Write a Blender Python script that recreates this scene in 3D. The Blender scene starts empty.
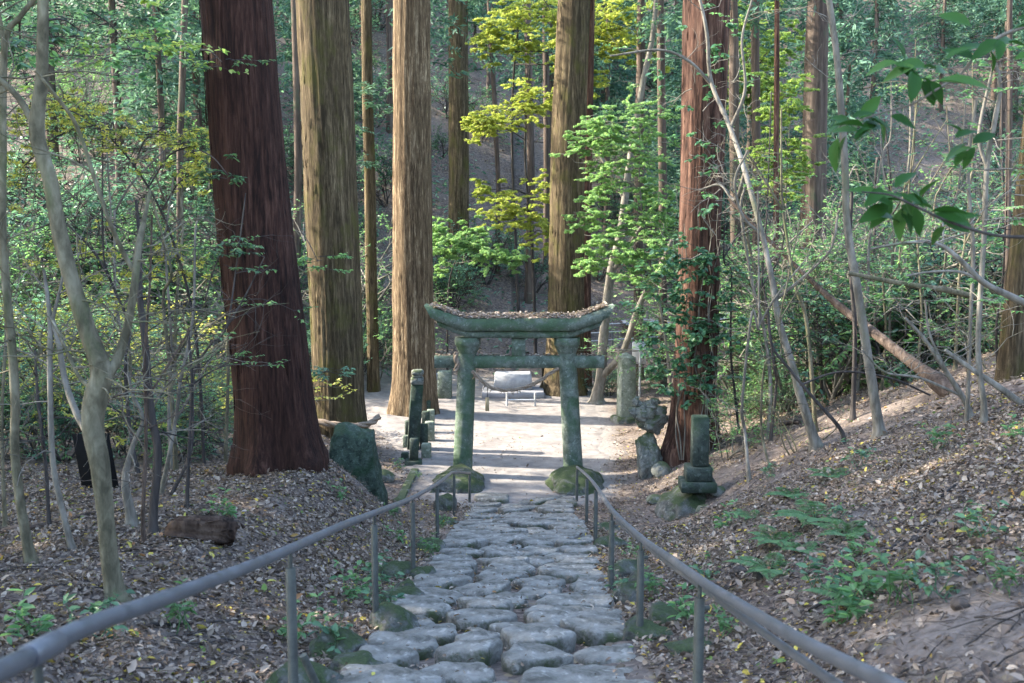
import bpy, bmesh, math, random
import numpy as np
from mathutils import Vector

RNG = np.random.default_rng(11)
random.seed(11)
SC = bpy.context.scene
COL = SC.collection
FPX, CX, CY = 35.0 / 36.0 * 1024, 512.0, 341.5
PITCH = math.radians(6.4)
EYE = 1.55
cP, sP = math.cos(PITCH), math.sin(PITCH)


def at(px, py, d):
    """world point seen at a photo position, at ground distance d along +Y from the viewer"""
    u, v = (px - CX) / FPX, (CY - py) / FPX
    y = cP + v * sP
    z = -sP + v * cP
    return np.array([u / y * d, d, EYE + z / y * d])


# ------------------------------------------------------------------ noise
def _hash(ix, iy, iz, seed):
    h = (ix * 374761393 + iy * 668265263 + iz * 2147483647 + seed * 1274126177) & 0xFFFFFFFF
    h = ((h ^ (h >> 13)) * 1274126177) & 0xFFFFFFFF
    h = ((h ^ (h >> 16)) * 2246822519) & 0xFFFFFFFF
    return ((h ^ (h >> 15)) & 0xFFFF) / 65535.0


def vnoise(x, y, z=0.0, seed=0):
    x, y, z = np.broadcast_arrays(np.asarray(x, float), np.asarray(y, float), np.asarray(z, float))
    ix, iy, iz = np.floor(x).astype(np.int64), np.floor(y).astype(np.int64), np.floor(z).astype(np.int64)
    fx, fy, fz = x - ix, y - iy, z - iz
    fx, fy, fz = [f * f * (3 - 2 * f) for f in (fx, fy, fz)]
    r = 0
    for a in (0, 1):
        for b in (0, 1):
            for c in (0, 1):
                w = (fx if a else 1 - fx) * (fy if b else 1 - fy) * (fz if c else 1 - fz)
                r = r + w * _hash(ix + a, iy + b, iz + c, seed)
    return r * 2 - 1


def fbm(x, y, z=0.0, seed=0, octv=4):
    r, a, f = 0, 0.5, 1.0
    for i in range(octv):
        r = r + a * vnoise(np.asarray(x) * f, np.asarray(y) * f, np.asarray(z) * f, seed + i * 17)
        a *= 0.5
        f *= 2.03
    return r


def sstep(a, b, x):
    t = np.clip((np.asarray(x, float) - a) / (b - a), 0, 1)
    return t * t * (3 - 2 * t)


def unit(v):
    v = np.asarray(v, float)
    return v / (np.linalg.norm(v, axis=-1, keepdims=True) + 1e-9)


# ------------------------------------------------------------------ terrain
def softplus(x, s):
    return s * np.logaddexp(0, x / s)


def path_z(y):
    return -3.72 + 0.2 * softplus(18.6 - np.asarray(y, float), 0.5)


def stair_edges(y):
    t = (np.asarray(y, float) - 5) / 13
    return -1.0 + 0.25 * t, 0.75 + 0.4 * t


def gravel_edges(y):
    y = np.asarray(y, float)
    xl = np.interp(y, [17.5, 19, 21, 24, 28, 31, 34], [-0.75, -1.7, -2.3, -3.0, -4.6, -5.2, -5.0])
    xr = np.interp(y, [17.5, 19, 21, 25, 28, 31, 34], [1.15, 1.9, 2.3, 2.7, 2.9, 3.0, 3.0])
    return xl, xr


def ground(x, y):
    x, y = np.broadcast_arrays(np.asarray(x, float), np.asarray(y, float))
    pz = path_z(y)
    lz = -0.05 - 0.135 * np.minimum(y, 26) - 0.02 * np.maximum(y - 26, 0)
    lz = lz + 0.14 * np.exp(-(((x + 3.0) / 1.5) ** 2 + ((y - 13.2) / 2.0) ** 2))
    ledge = np.interp(y, [-5, 14, 17.5, 21, 25, 30], [-1.15, -1.2, -2.2, -2.5, -3.2, -4.8])
    lw = np.interp(y, [0, 14, 18, 25], [2.2, 1.5, 2.2, 2.5])
    wl = 1 - sstep(0, 1, (x - (ledge - lw)) / lw)
    xf = 1.25 + 1.35 * sstep(8, 17, y) + 0.5 * sstep(18, 26, y)
    sl = np.interp(y, [-6, 10, 15, 18, 20.5, 27, 60], [0.52, 0.44, 0.53, 0.58, 0.48, 0.08, 0.03])
    run = softplus(x - xf, 0.25)
    bank = sl * (run - 0.03 * np.minimum(run, 12) ** 2)
    z = pz * (1 - wl) + lz * wl + bank
    y0 = np.where(x < 0, np.maximum(37 + 0.6 * x, 28), np.minimum(38 + 0.3 * x, 43))
    z = z + 0.56 * softplus(y - y0, 2.0)
    for tx, ty, ta, tr in ((-2.99, 13, .17, .85), (3.71, 20.5, .16, .85), (-4.0, 23, .12, 1.0), (-2.78, 28, .10, .9), (1.65, 31.5, .10, .9)):
        z = z + ta * np.exp(-((x - tx) ** 2 + (y - ty) ** 2) / tr ** 2)
    z = z - .28 * np.exp(-((x - 2.95) ** 2 + (y - 16.2) ** 2) / .75 ** 2)
    far = sstep(1.2, 3.0, np.abs(x)) * (1 - 0.8 * sstep(18.5, 20, y) * (1 - sstep(32, 36, y)) * (1 - sstep(2.5, 5, np.abs(x))))
    z = z + 0.16 * fbm(x * 0.55, y * 0.55, 0, 3) * far + 0.07 * fbm(x * 2.3, y * 2.3, 0, 9, 3) * far
    z = z + 0.9 * fbm(x * 0.13, y * 0.13, 0, 21, 3) * sstep(34, 44, y)
    ins = (1 - sstep(-0.3, 0.1, -(x - stair_edges(y)[0]))) * (1 - sstep(-0.3, 0.1, x - stair_edges(y)[1])) * (1 - sstep(18.0, 18.8, y))
    z = z - 0.05 * ins
    z = z + 0.15 * np.exp(-(((x - 2.35) / .45) ** 2 + ((y - 4.7) / .85) ** 2))
    z = z + 0.018 * fbm(x * 6, y * 6, 0, 5, 3)
    return z


def hit(px, py):
    """where the sight line through a photo position meets the ground"""
    ds = np.arange(2.0, 60, .05)
    P = at(px, py, 1.0)
    x, z = P[0] * ds, EYE + (P[2] - EYE) * ds
    k = np.argmax(z < ground(x, ds))
    return at(px, py, ds[k])


def gnormal(x, y):
    e = 0.05
    dx = (ground(x + e, y) - ground(x - e, y)) / (2 * e)
    dy = (ground(x, y + e) - ground(x, y - e)) / (2 * e)
    return unit(np.stack([-dx, -dy, np.ones_like(dx)], -1))


# ------------------------------------------------------------------ objects
def tag(o, label=None, cat=None, group=None, kind=None):
    if label: o['label'] = label
    if cat: o['category'] = cat
    if group: o['group'] = group
    if kind: o['kind'] = kind
    return o


def thing(name, label, cat, loc, group=None):
    o = bpy.data.objects.new(name, None)
    o.empty_display_size = 0.2
    o.location = tuple(float(c) for c in loc)
    COL.objects.link(o)
    return tag(o, label, cat, group)


def dup(o, loc=None, rz=None, scale=None, label=None, group=None, parent=None):
    c = o.copy()
    COL.objects.link(c)
    if parent: c.parent = parent
    if loc is not None: c.location = tuple(float(v) for v in loc)
    if rz is not None: c.rotation_euler = (c.rotation_euler.x, c.rotation_euler.y, rz)
    if scale is not None: c.scale = (scale,) * 3 if np.isscalar(scale) else scale
    if label: c['label'] = label
    if group: c['group'] = group
    for ch in o.children:
        dup(ch, parent=c)
    return c


class MB:
    def __init__(s):
        s.v, s.f, s.n, s.a, s.m = [], [], [], [], []
        s.count = 0
        s.mi = 0

    def add(s, verts, faces, val=0.5):
        verts = np.asarray(verts, float)
        faces = np.asarray(faces, np.int64)
        s.v.append(verts)
        s.f.append((faces + s.count).ravel())
        s.n.append(np.full(len(faces), faces.shape[1], np.int64))
        s.m.append(np.full(len(faces), s.mi, np.int64))
        s.a.append(np.broadcast_to(np.asarray(val, float), (len(verts),)))
        s.count += len(verts)
        return s

    def tube(s, pts, rad, sides=8, disp=None, caps=True, val=0.5):
        pts = np.asarray(pts, float)
        n = len(pts)
        rad = np.broadcast_to(np.asarray(rad, float), (n,))
        T = np.gradient(pts, axis=0) if n > 2 else np.repeat((pts[1:] - pts[:1]), n, 0)
        T = unit(T)
        ref = np.array([1.0, 0, 0]) if abs(T[0][0]) < 0.8 else np.array([0, 1.0, 0])
        N = np.zeros_like(pts)
        N[0] = unit(ref - T[0] * np.dot(ref, T[0]))
        for i in range(1, n):
            q = N[i - 1] - T[i] * np.dot(N[i - 1], T[i])
            N[i] = unit(q)
        B = np.cross(T, N)
        th = np.linspace(0, 2 * math.pi, sides, endpoint=False)
        R = np.repeat(rad[:, None], sides, 1)
        if disp is not None:
            R = disp(R, th[None, :], pts)
        V = pts[:, None, :] + R[..., None] * (np.cos(th)[None, :, None] * N[:, None, :] + np.sin(th)[None, :, None] * B[:, None, :])
        V = V.reshape(-1, 3)
        i, j = np.meshgrid(np.arange(n - 1), np.arange(sides), indexing='ij')
        j2 = (j + 1) % sides
        F = np.stack([i * sides + j, i * sides + j2, (i + 1) * sides + j2, (i + 1) * sides + j], -1).reshape(-1, 4)
        base = s.count
        s.add(V, F, val)
        if caps:
            c0, c1 = pts[0], pts[-1]
            k = np.arange(sides)
            k2 = (k + 1) % sides
            s.add(np.vstack([V[:sides], c0[None]]), np.stack([k2, k, np.full(sides, sides)], -1), val)
            s.add(np.vstack([V[-sides:], c1[None]]), np.stack([k, k2, np.full(sides, sides)], -1), val)
        return s

    def box(s, c, size, rz=0.0, tilt=(0, 0), bevel=0.012, taper=1.0, val=0.5):
        """bevelled box: c is the centre of its base"""
        hx, hy, h = size[0] / 2, size[1] / 2, size[2]
        b = min(bevel, hx * .4, hy * .4, h * .4)
        rings = []
        for (dz, ins, k) in ((0, b, 1), (b, 0, 1), (h - b, 0, taper), (h, b, taper)):
            X, Y = hx * k - ins, hy * k - ins
            e = b * 0.7
            rings.append([(-X, -Y + e, dz), (-X + e, -Y, dz), (X - e, -Y, dz), (X, -Y + e, dz), (X, Y - e, dz), (X - e, Y, dz), (-X + e, Y, dz), (-X, Y - e, dz)])
        V = np.array(rings).reshape(-1, 3)
        V[:, 0] += V[:, 2] * tilt[0]
        V[:, 1] += V[:, 2] * tilt[1]
        cs, sn = math.cos(rz), math.sin(rz)
        V = np.stack([V[:, 0] * cs - V[:, 1] * sn, V[:, 0] * sn + V[:, 1] * cs, V[:, 2]], -1) + np.asarray(c)
        F = [[r * 8 + k, r * 8 + (k + 1) % 8, (r + 1) * 8 + (k + 1) % 8, (r + 1) * 8 + k] for r in range(3) for k in range(8)]
        s.add(V, F, val)
        s.add(V[:8][::-1], [list(range(8))], val)
        s.add(V[24:], [list(range(8))], val)
        return s

    def leaves(s, pos, d, nrm, L, W, val, shape='leaf', curl=0.15):
        """one leaf per row: base position, direction, face normal, length and width"""
        pos, d, nrm = np.asarray(pos, float), unit(d), np.asarray(nrm, float)
        N = len(pos)
        if N == 0: return s
        L = np.broadcast_to(np.asarray(L, float), (N,))[:, None]
        W = np.broadcast_to(np.asarray(W, float), (N,))[:, None]
        val = np.broadcast_to(np.asarray(val, float), (N,))
        b = unit(np.cross(nrm, d))
        n = unit(np.cross(d, b))
        if shape == 'leaf':
            P = [pos, pos + d * L * .3 + b * W * .5 + n * W * curl, pos + d * L * .68 + b * W * .38 + n * W * curl * .6, pos + d * L - n * L * curl * .6,
                 pos + d * L * .68 - b * W * .38 + n * W * curl * .6, pos + d * L * .3 - b * W * .5 + n * W * curl]
            F = [[0, 1, 2, 3], [3, 4, 5, 0]]
        elif shape == 'broad':
            P, prof = [pos], ((.12, .26, .3), (.32, .48, .6), (.55, .47, .5), (.78, .30, .2), (.92, .10, 0))
            for t_, w_, c_ in prof:
                mid = pos + d * L * t_ - n * L * curl * t_ * t_ * .8
                P += [mid + b * W * w_ + n * W * curl * c_ * 2, mid, mid - b * W * w_ + n * W * curl * c_ * 2]
            P.append(pos + d * L - n * L * curl * .8)
            F = [[0, 2, 1, 1], [0, 3, 2, 2]]
            F = [[1 + 3 * q, 2 + 3 * q, 5 + 3 * q, 4 + 3 * q] for q in range(4)] + [[2 + 3 * q, 3 + 3 * q, 6 + 3 * q, 5 + 3 * q] for q in range(4)] + [[0, 3, 2, 1], [13, 14, 15, 16]]
        elif shape == 'dia':
            P = [pos, pos + d * L * .45 + b * W * .5, pos + d * L - n * L * curl * .5, pos + d * L * .45 - b * W * .5]
            F = [[0, 1, 2, 3]]
        elif shape == 'maple':
            P, F = [pos], []
            for k, (a, sc) in enumerate(((-1.1, .75), (0, 1), (1.1, .75))):
                dd = d * math.cos(a) + b * math.sin(a)
                bb = b * math.cos(a) - d * math.sin(a)
                P += [pos + dd * L * sc * .5 + bb * W * .2, pos + dd * L * sc - n * L * curl * .4, pos + dd * L * sc * .5 - bb * W * .2]
                F.append([0, 1 + 3 * k, 2 + 3 * k, 3 + 3 * k])
        m = len(P)
        V = np.stack(P, 1).reshape(-1, 3)
        F = (np.arange(N)[:, None, None] * m + np.array(F)[None]).reshape(-1, 4)
        s.add(V, F, np.repeat(val, m))
        return s

    def build(s, name, mat, parent=None, origin=None, smooth=False, label=None, cat=None, group=None, kind=None):
        me = bpy.data.meshes.new(name)
        V = np.vstack(s.v)
        o3 = np.zeros(3)
        if parent is not None and origin is None:
            o3 = np.array(parent['_o']) if '_o' in parent else np.array(parent.location)
        elif origin is not None:
            o3 = np.asarray(origin, float)
        V = V - o3
        F, n = np.concatenate(s.f), np.concatenate(s.n)
        me.vertices.add(len(V))
        me.vertices.foreach_set('co', V.astype(np.float32).ravel())
        me.loops.add(len(F))
        me.loops.foreach_set('vertex_index', F.astype(np.int32))
        me.polygons.add(len(n))
        st = np.concatenate([[0], np.cumsum(n)[:-1]])
        me.polygons.foreach_set('loop_start', st.astype(np.int32))
        me.polygons.foreach_set('loop_total', n.astype(np.int32))
        if smooth:
            me.polygons.foreach_set('use_smooth', np.ones(len(n), bool))
        at_ = me.attributes.new('rnd', 'FLOAT', 'POINT')
        at_.data.foreach_set('value', np.concatenate(s.a).astype(np.float32))
        me.update(calc_edges=True)
        for mt in (mat if isinstance(mat, (list, tuple)) else (mat,)): me.materials.append(mt)
        me.polygons.foreach_set('material_index', np.concatenate(s.m).astype(np.int32))
        me.validate()
        o = bpy.data.objects.new(name, me)
        COL.objects.link(o)
        if parent is not None:
            o.parent = parent
        else:
            o.location = tuple(o3)
        return tag(o, label, cat, group, kind)


def catmull(P, m=6):
    P = np.asarray(P, float)
    Q = np.vstack([2 * P[0] - P[1], P, 2 * P[-1] - P[-2]])
    out = []
    for i in range(1, len(Q) - 2):
        t = np.linspace(0, 1, m, endpoint=False)[:, None]
        a, b, c, d = Q[i - 1], Q[i], Q[i + 1], Q[i + 2]
        out.append(0.5 * (2 * b + (c - a) * t + (2 * a - 5 * b + 4 * c - d) * t ** 2 + (3 * b - a - 3 * c + d) * t ** 3))
    return np.vstack(out + [P[-1:]])


# ------------------------------------------------------------------ materials
def new_mat(name):
    m = bpy.data.materials.new(name)
    m.use_nodes = True
    nt = m.node_tree
    nt.nodes.clear()
    out = nt.nodes.new('ShaderNodeOutputMaterial')
    return m, nt, out


class NG:
    """short hand for building node graphs"""
    def __init__(s, nt): s.nt = nt

    def node(s, t, **kw):
        n = s.nt.nodes.new(t)
        for k, v in kw.items(): setattr(n, k, v)
        return n

    def link(s, a, b): s.nt.links.new(a, b)

    def ramp(s, fac, stops, interp='LINEAR'):
        r = s.node('ShaderNodeValToRGB')
        r.color_ramp.interpolation = interp
        e = r.color_ramp.elements
        while len(e) < len(stops): e.new(0.5)
        for k, (p, c) in enumerate(stops):
            e[k].position = p
            c = (c,) * 3 if np.isscalar(c) else c
            e[k].color = (*c, 1)
        s.link(fac, r.inputs[0])
        return r.outputs[0]

    def noise(s, scale, detail=4, rough=0.55, vec=None, dist=0.0):
        n = s.node('ShaderNodeTexNoise')
        n.inputs['Scale'].default_value = scale
        n.inputs['Detail'].default_value = detail
        n.inputs['Roughness'].default_value = rough
        n.inputs['Distortion'].default_value = dist
        if vec is not None: s.link(vec, n.inputs['Vector'])
        return n.outputs['Fac']

    def coords(s, scale=(1, 1, 1), kind='Object'):
        c = s.node('ShaderNodeTexCoord')
        mp = s.node('ShaderNodeMapping')
        mp.inputs['Scale'].default_value = scale
        s.link(c.outputs[kind], mp.inputs['Vector'])
        return mp.outputs[0]

    def mix(s, fac, a, b, mode='MIX'):
        n = s.node('ShaderNodeMix', data_type='RGBA', blend_type=mode)
        for sock, v in ((n.inputs[0], fac), (n.inputs[6], a), (n.inputs[7], b)):
            if hasattr(v, 'node'): s.link(v, sock)
            elif np.isscalar(v): sock.default_value = v
            else: sock.default_value = (*v, 1)
        return n.outputs[2]

    def math(s, op, a, b=0.5, clamp=False):
        n = s.node('ShaderNodeMath', operation=op, use_clamp=clamp)
        for sock, v in ((n.inputs[0], a), (n.inputs[1], b)):
            if hasattr(v, 'node'): s.link(v, sock)
            else: sock.default_value = v
        return n.outputs[0]

    def attr(s, name='rnd'):
        n = s.node('ShaderNodeAttribute')
        n.attribute_name = name
        return n.outputs['Fac']

    def bump(s, h, strength=0.5, dist=0.02):
        b = s.node('ShaderNodeBump')
        b.inputs['Strength'].default_value = strength
        b.inputs['Distance'].default_value = dist
        s.link(h, b.inputs['Height'])
        return b.outputs[0]

    def principled(s, color, rough=0.8, normal=None, spec=0.3, metal=0.0):
        p = s.node('ShaderNodeBsdfPrincipled')
        if hasattr(color, 'node'): s.link(color, p.inputs['Base Color'])
        else: p.inputs['Base Color'].default_value = (*color, 1)
        if hasattr(rough, 'node'): s.link(rough, p.inputs['Roughness'])
        else: p.inputs['Roughness'].default_value = rough
        p.inputs['Specular IOR Level'].default_value = spec
        p.inputs['Metallic'].default_value = metal
        if normal is not None: s.link(normal, p.inputs['Normal'])
        return p.outputs[0]


def leaf_mat(name, stops, rough=0.42, trans=0.35, spec=0.35, tboost=1.5):
    m, nt, out = new_mat(name)
    g = NG(nt)
    col = g.ramp(g.attr(), stops)
    p = g.principled(col, rough, spec=spec)
    t = g.node('ShaderNodeBsdfTranslucent')
    g.link(g.mix(1.0, col, (tboost, tboost * 1.05, tboost * .75), 'MULTIPLY'), t.inputs[0])
    mx = g.node('ShaderNodeMixShader')
    mx.inputs[0].default_value = trans
    g.link(p, mx.inputs[1])
    g.link(t.outputs[0], mx.inputs[2])
    g.link(mx.outputs[0], out.inputs[0])
    return m


def bark_strips(mb, pts, r, seed, n, g):
    """loose shreds of bark hanging a little off the trunk"""
    rg = np.random.default_rng(seed + 900)
    z = rg.uniform(g + .3, g + 9.5, n)
    th = rg.uniform(0, 6.283, n)
    L = np.minimum(rg.lognormal(math.log(.26), .45, n), .5)
    c = np.stack([np.interp(z, pts[:, 2], pts[:, 0]), np.interp(z, pts[:, 2], pts[:, 1]), z], -1)
    rr = np.interp(z, pts[:, 2], r) * rg.uniform(.985, 1.03, n)
    out = np.stack([np.cos(th), np.sin(th), np.zeros(n)], -1)
    tan = np.stack([-np.sin(th), np.cos(th), np.zeros(n)], -1)
    d = unit(np.stack([rg.normal(0, .04, n), rg.normal(0, .04, n), -np.ones(n)], -1) + out * rg.uniform(-.02, .045, (n, 1)))
    mb.leaves(c + out * rr[:, None], d, out, L, rg.uniform(.008, .02, n), rg.uniform(0, 1, n), 'leaf', .1)


def bark_mat(name, dark, mid, light, fib=22.0, moss=None, bump=1.0, mossy=0.55, zs=0.07):
    m, nt, out = new_mat(name)
    g = NG(nt)
    v = g.coords((1, 1, zs))
    f1 = g.noise(fib, 6, 0.65, v, 0.4)
    f2 = g.noise(fib * 0.28, 4, 0.6, v, 0.2)
    big = g.noise(1.1, 3, 0.5, g.coords((1, 1, 0.4)))
    f3 = g.noise(fib * 0.55, 5, 0.7, g.coords((1, 1, .22)), 1.2)
    h = g.math('ADD', g.math('MULTIPLY', f1, 0.5), g.math('MULTIPLY', f2, 0.4))
    h = g.math('ADD', h, g.math('MULTIPLY', f3, 0.24))
    col = g.ramp(h, [(0.49, dark), (0.60, mid), (0.72, light)])
    col = g.mix(g.ramp(big, [(0.35, 0.0), (0.7, 0.6)]), col, tuple(c * 0.6 for c in mid))
    if moss is not None:
        mm = g.ramp(g.noise(2.3, 5, 0.65, g.coords((1, 1, 0.5))), [(mossy, 0.0), (mossy + .16, 0.8)])
        col = g.mix(mm, col, moss)
    g.link(g.principled(col, 0.92, g.bump(h, bump, 0.05), 0.15), out.inputs[0])
    return m


def stone_mat(name, base, dark, moss=(0.03, 0.075, 0.028), amount=0.5, up=0.35, scale=3.0, light=None, bump=0.6, spots=False):
    """weathered stone with moss growing where noise puts it and a little more on faces that look up"""
    m, nt, out = new_mat(name)
    g = NG(nt)
    v = g.coords()
    n1 = g.noise(scale * 2.2, 8, 0.65, v)
    n2 = g.noise(scale * 14, 5, 0.7, v)
    n3 = g.noise(scale * 0.8, 5, 0.6, v, 0.5)
    col = g.ramp(n1, [(0.3, dark), (0.6, base), (0.85, light or tuple(min(1, c * 1.35) for c in base))])
    col = g.mix(g.ramp(n2, [(0.45, 0.0), (0.75, 0.35)]), col, dark)
    if spots:
        n4 = g.noise(scale * 6, 3, 0.5, v, 0.3)
        col = g.mix(g.ramp(n4, [(0.6, 0.0), (0.66, .55)]), col, tuple(min(1, c * 1.7) for c in base))
        n5 = g.noise(scale * 3.1, 5, 0.7, v, 0.8)
        col = g.mix(g.ramp(n5, [(0.36, .75), (0.47, 0.0)]), col, tuple(c * .8 for c in dark))
    geo = g.node('ShaderNodeNewGeometry')
    sep = g.node('ShaderNodeSeparateXYZ')
    g.link(geo.outputs['Normal'], sep.inputs[0])
    k = g.math('ADD', n3, g.math('MULTIPLY', sep.outputs[2], up * 0.3))
    k = g.math('ADD', k, g.math('MULTIPLY', g.math('SUBTRACT', n2, 0.5), 0.3))
    mm = g.ramp(k, [(1 - amount - 0.05, 0.0), (1 - amount + 0.1, 1.0)])
    mcol = g.ramp(n2, [(0.3, tuple(c * 0.55 for c in moss)), (0.6, moss), (0.85, tuple(c * 1.7 for c in moss))])
    col = g.mix(mm, col, mcol)
    h = g.math('ADD', n1, g.math('MULTIPLY', n2, 0.5))
    g.link(g.principled(col, 0.9, g.bump(h, bump, 0.03), 0.2), out.inputs[0])
    return m


def plain_mat(name, c1, c2, rough=0.5, metal=0.0, scale=12.0, spec=0.4, bump=0.1):
    m, nt, out = new_mat(name)
    g = NG(nt)
    v = g.coords()
    n = g.noise(scale, 6, 0.65, v)
    n2 = g.noise(scale * 9, 4, 0.6, v)
    col = g.ramp(g.math('ADD', g.math('MULTIPLY', n, .8), g.math('MULTIPLY', n2, .2)), [(0.32, c1), (0.68, c2)])
    g.link(g.principled(col, g.ramp(n, [(0.3, max(rough - .12, 0)), (0.7, min(rough + .15, 1))]), g.bump(n2, bump, 0.01), spec, metal), out.inputs[0])
    return m


def ground_mat():
    m, nt, out = new_mat('forest_floor')
    g = NG(nt)
    v = g.coords()
    n1 = g.noise(0.9, 6, 0.6, v)
    n2 = g.noise(14, 6, 0.7, v)
    vo = g.node('ShaderNodeTexVoronoi')
    vo.inputs['Scale'].default_value = 16
    vo.inputs['Randomness'].default_value = 1
    g.link(v, vo.inputs['Vector'])
    sepc = g.node('ShaderNodeSeparateColor')
    g.link(vo.outputs['Color'], sepc.inputs[0])
    litter = g.ramp(sepc.outputs[0], [(0.0, (.045, .035, .032)), (.4, (.09, .066, .054)), (.7, (.15, .115, .095)), (.93, (.23, .185, .155)), (1, (.30, .24, .10))])
    soil = g.ramp(n2, [(.3, (.09, .076, .068)), (.7, (.23, .20, .18))])
    col = g.mix(g.math('MULTIPLY', g.ramp(n1, [(.42, 0.35), (.62, 0.9)]), g.math('ADD', g.math('MINIMUM', g.attr(), 0.0), 1.0, True)), soil, litter)
    grav = g.ramp(n2, [(.3, (.15, .137, .128)), (.7, (.30, .28, .262))])
    col = g.mix(g.ramp(g.attr(), [(0.05, 0.0), (0.95, 1.0)]), col, grav)
    h = g.math('ADD', n2, g.math('MULTIPLY', sepc.outputs[1], 0.2))
    g.link(g.principled(col, 0.95, g.bump(h, 0.8, 0.03), 0.15), out.inputs[0])
    return m


M = {}
M['ground'] = ground_mat()
M['gravel'] = plain_mat('pale_gravel', (.145, .132, .124), (.285, .268, .254), .95, 0, 3.4, .1, .8)
M['road'] = plain_mat('worn_road', (.20, .20, .21), (.32, .32, .33), .9, 0, 2.0, .1, .3)
M['soil'] = plain_mat('bare_soil', (.10, .09, .085), (.21, .19, .18), .95, 0, 3.0, .1, .6)
M['bark_red'] = bark_mat('red_cedar_bark', (.012, .007, .006), (.046, .022, .0165), (.11, .058, .043), 32, None, 1.0)
M['bark_brown'] = bark_mat('brown_cedar_bark', (.024, .018, .011), (.098, .074, .043), (.25, .195, .12), 32, (.075, .07, .022), 1.0, .50)
M['bark_pale'] = bark_mat('pale_peeling_bark', (.042, .028, .017), (.15, .108, .066), (.48, .385, .26), 36, None, 1.0)
M['bark_orange'] = bark_mat('orange_cedar_bark', (.018, .011, .009), (.105, .056, .041), (.26, .165, .12), 24, None, 1.0)
M['bark_far'] = bark_mat('distant_bark', (.05, .038, .032), (.12, .092, .075), (.20, .16, .13), 14, (.06, .085, .05), .5, .55)
M['bark_sap'] = bark_mat('smooth_sapling_bark', (.06, .055, .036), (.165, .15, .102), (.30, .28, .205), 12, (.08, .105, .045), .4, .52, .45)
M['bark_dark'] = bark_mat('dark_stem_bark', (.03, .028, .027), (.07, .062, .058), (.13, .115, .10), 14, None, .5)
M['bark_white'] = bark_mat('pale_stem_bark', (.10, .092, .075), (.21, .195, .165), (.33, .31, .27), 12, (.11, .125, .07), .35, .55, .35)
M['rotten'] = bark_mat('rotten_wood', (.016, .012, .010), (.07, .046, .034), (.16, .115, .088), 14, None, 1.0, .5, .3)
M['bark_log'] = bark_mat('dead_log_bark', (.035, .026, .021), (.115, .085, .068), (.22, .18, .15), 16, None, .9, .5, .3)
M['torii'] = stone_mat('mossy_torii_stone', (.19, .225, .195), (.065, .088, .07), (.085, .14, .085), .49, .15, 2.2, (.34, .37, .34), .8, True)
M['mossy'] = stone_mat('mossy_boulder', (.15, .155, .145), (.05, .055, .05), (.055, .08, .036), .42, .7, 3.2, None, 1.3, True)
M['pale_mossy'] = stone_mat('pale_mossy_stone', (.26, .27, .25), (.09, .10, .085), (.09, .115, .06), .43, .7, 3.0, None, 1.3, True)
M['flag'] = stone_mat('worn_flagstone', (.255, .252, .232), (.095, .094, .082), (.065, .085, .042), .45, -.25, 2.0, (.34, .338, .335), 1.4, True)
M['dark_stone'] = stone_mat('dark_green_stone', (.07, .088, .075), (.02, .03, .025), (.035, .062, .036), .48, .2, 2.2, (.13, .16, .135), .7, True)
M['rock_green'] = stone_mat('green_slab_rock', (.075, .11, .085), (.018, .03, .024), (.03, .062, .034), .45, .3, 3.2, (.25, .30, .26), 1.5, True)
M['monument'] = stone_mat('green_grey_monument', (.26, .29, .25), (.11, .14, .10), (.09, .14, .075), .42, .2, 1.8, (.40, .42, .38), .5, True)
M['conc'] = stone_mat('grey_concrete', (.42, .43, .44), (.24, .25, .26), (.10, .13, .09), .25, .2, 2.0, None, .3)
M['rail'] = plain_mat('painted_rail', (.085, .092, .105), (.155, .163, .18), .38, .3, 9, .5, .1)
M['post'] = plain_mat('lichen_post', (.035, .038, .036), (.10, .11, .095), .65, .2, 14, .4, .3)
M['galv'] = plain_mat('galvanised_metal', (.40, .42, .43), (.56, .58, .59), .4, .3, 6, .5, .05)
M['fence'] = plain_mat('dull_fence_metal', (.12, .125, .13), (.22, .225, .23), .5, .3, 6, .5, .05)
M['rope'] = plain_mat('weathered_straw', (.16, .12, .09), (.36, .29, .225), .95, 0, 30, .1, .5)
M['wood_tag'] = plain_mat('pale_wood', (.30, .22, .12), (.46, .36, .22), .8, 0, 16, .2, .2)
M['black'] = plain_mat('black_plastic', (.006, .006, .006), (.014, .014, .014), .9, 0, 12, .08, .1)
M['red'] = plain_mat('red_scrap', (.42, .02, .05), (.55, .04, .08), .6, 0, 12, .3, .1)
M['litter'] = leaf_mat('fallen_leaf', [(0, (.045, .034, .028)), (.25, (.13, .097, .078)), (.5, (.245, .195, .156)), (.7, (.35, .29, .235)), (.84, (.46, .395, .33)), (.9, (.30, .155, .07)), (.94, (.46, .36, .07)), (.975, (.48, .42, .10)), (1, (.14, .22, .06))], .75, .12, .18, 1.2)
M['leaf_shrub'] = leaf_mat('glossy_shrub_leaf', [(0, (.035, .09, .055)), (.5, (.075, .17, .095)), (.85, (.13, .25, .13)), (1, (.24, .33, .12))], .4, .35, .35)
M['leaf_mid'] = leaf_mat('green_leaf', [(0, (.07, .18, .085)), (.6, (.14, .285, .125)), (1, (.25, .41, .17))], .42, .5, .4)
M['leaf_far'] = leaf_mat('blue_green_leaf', [(0, (.045, .115, .085)), (.55, (.09, .20, .145)), (1, (.17, .32, .22))], .45, .4, .3)
M['leaf_maple'] = leaf_mat('maple_leaf', [(0, (.17, .29, .09)), (.5, (.28, .41, .12)), (1, (.44, .50, .17))], .5, .5, .2, 1.35)
M['leaf_maple_y'] = leaf_mat('yellowing_maple_leaf', [(0, (.26, .35, .09)), (.5, (.41, .47, .12)), (1, (.56, .53, .15))], .5, .5, .2, 1.3)
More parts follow.
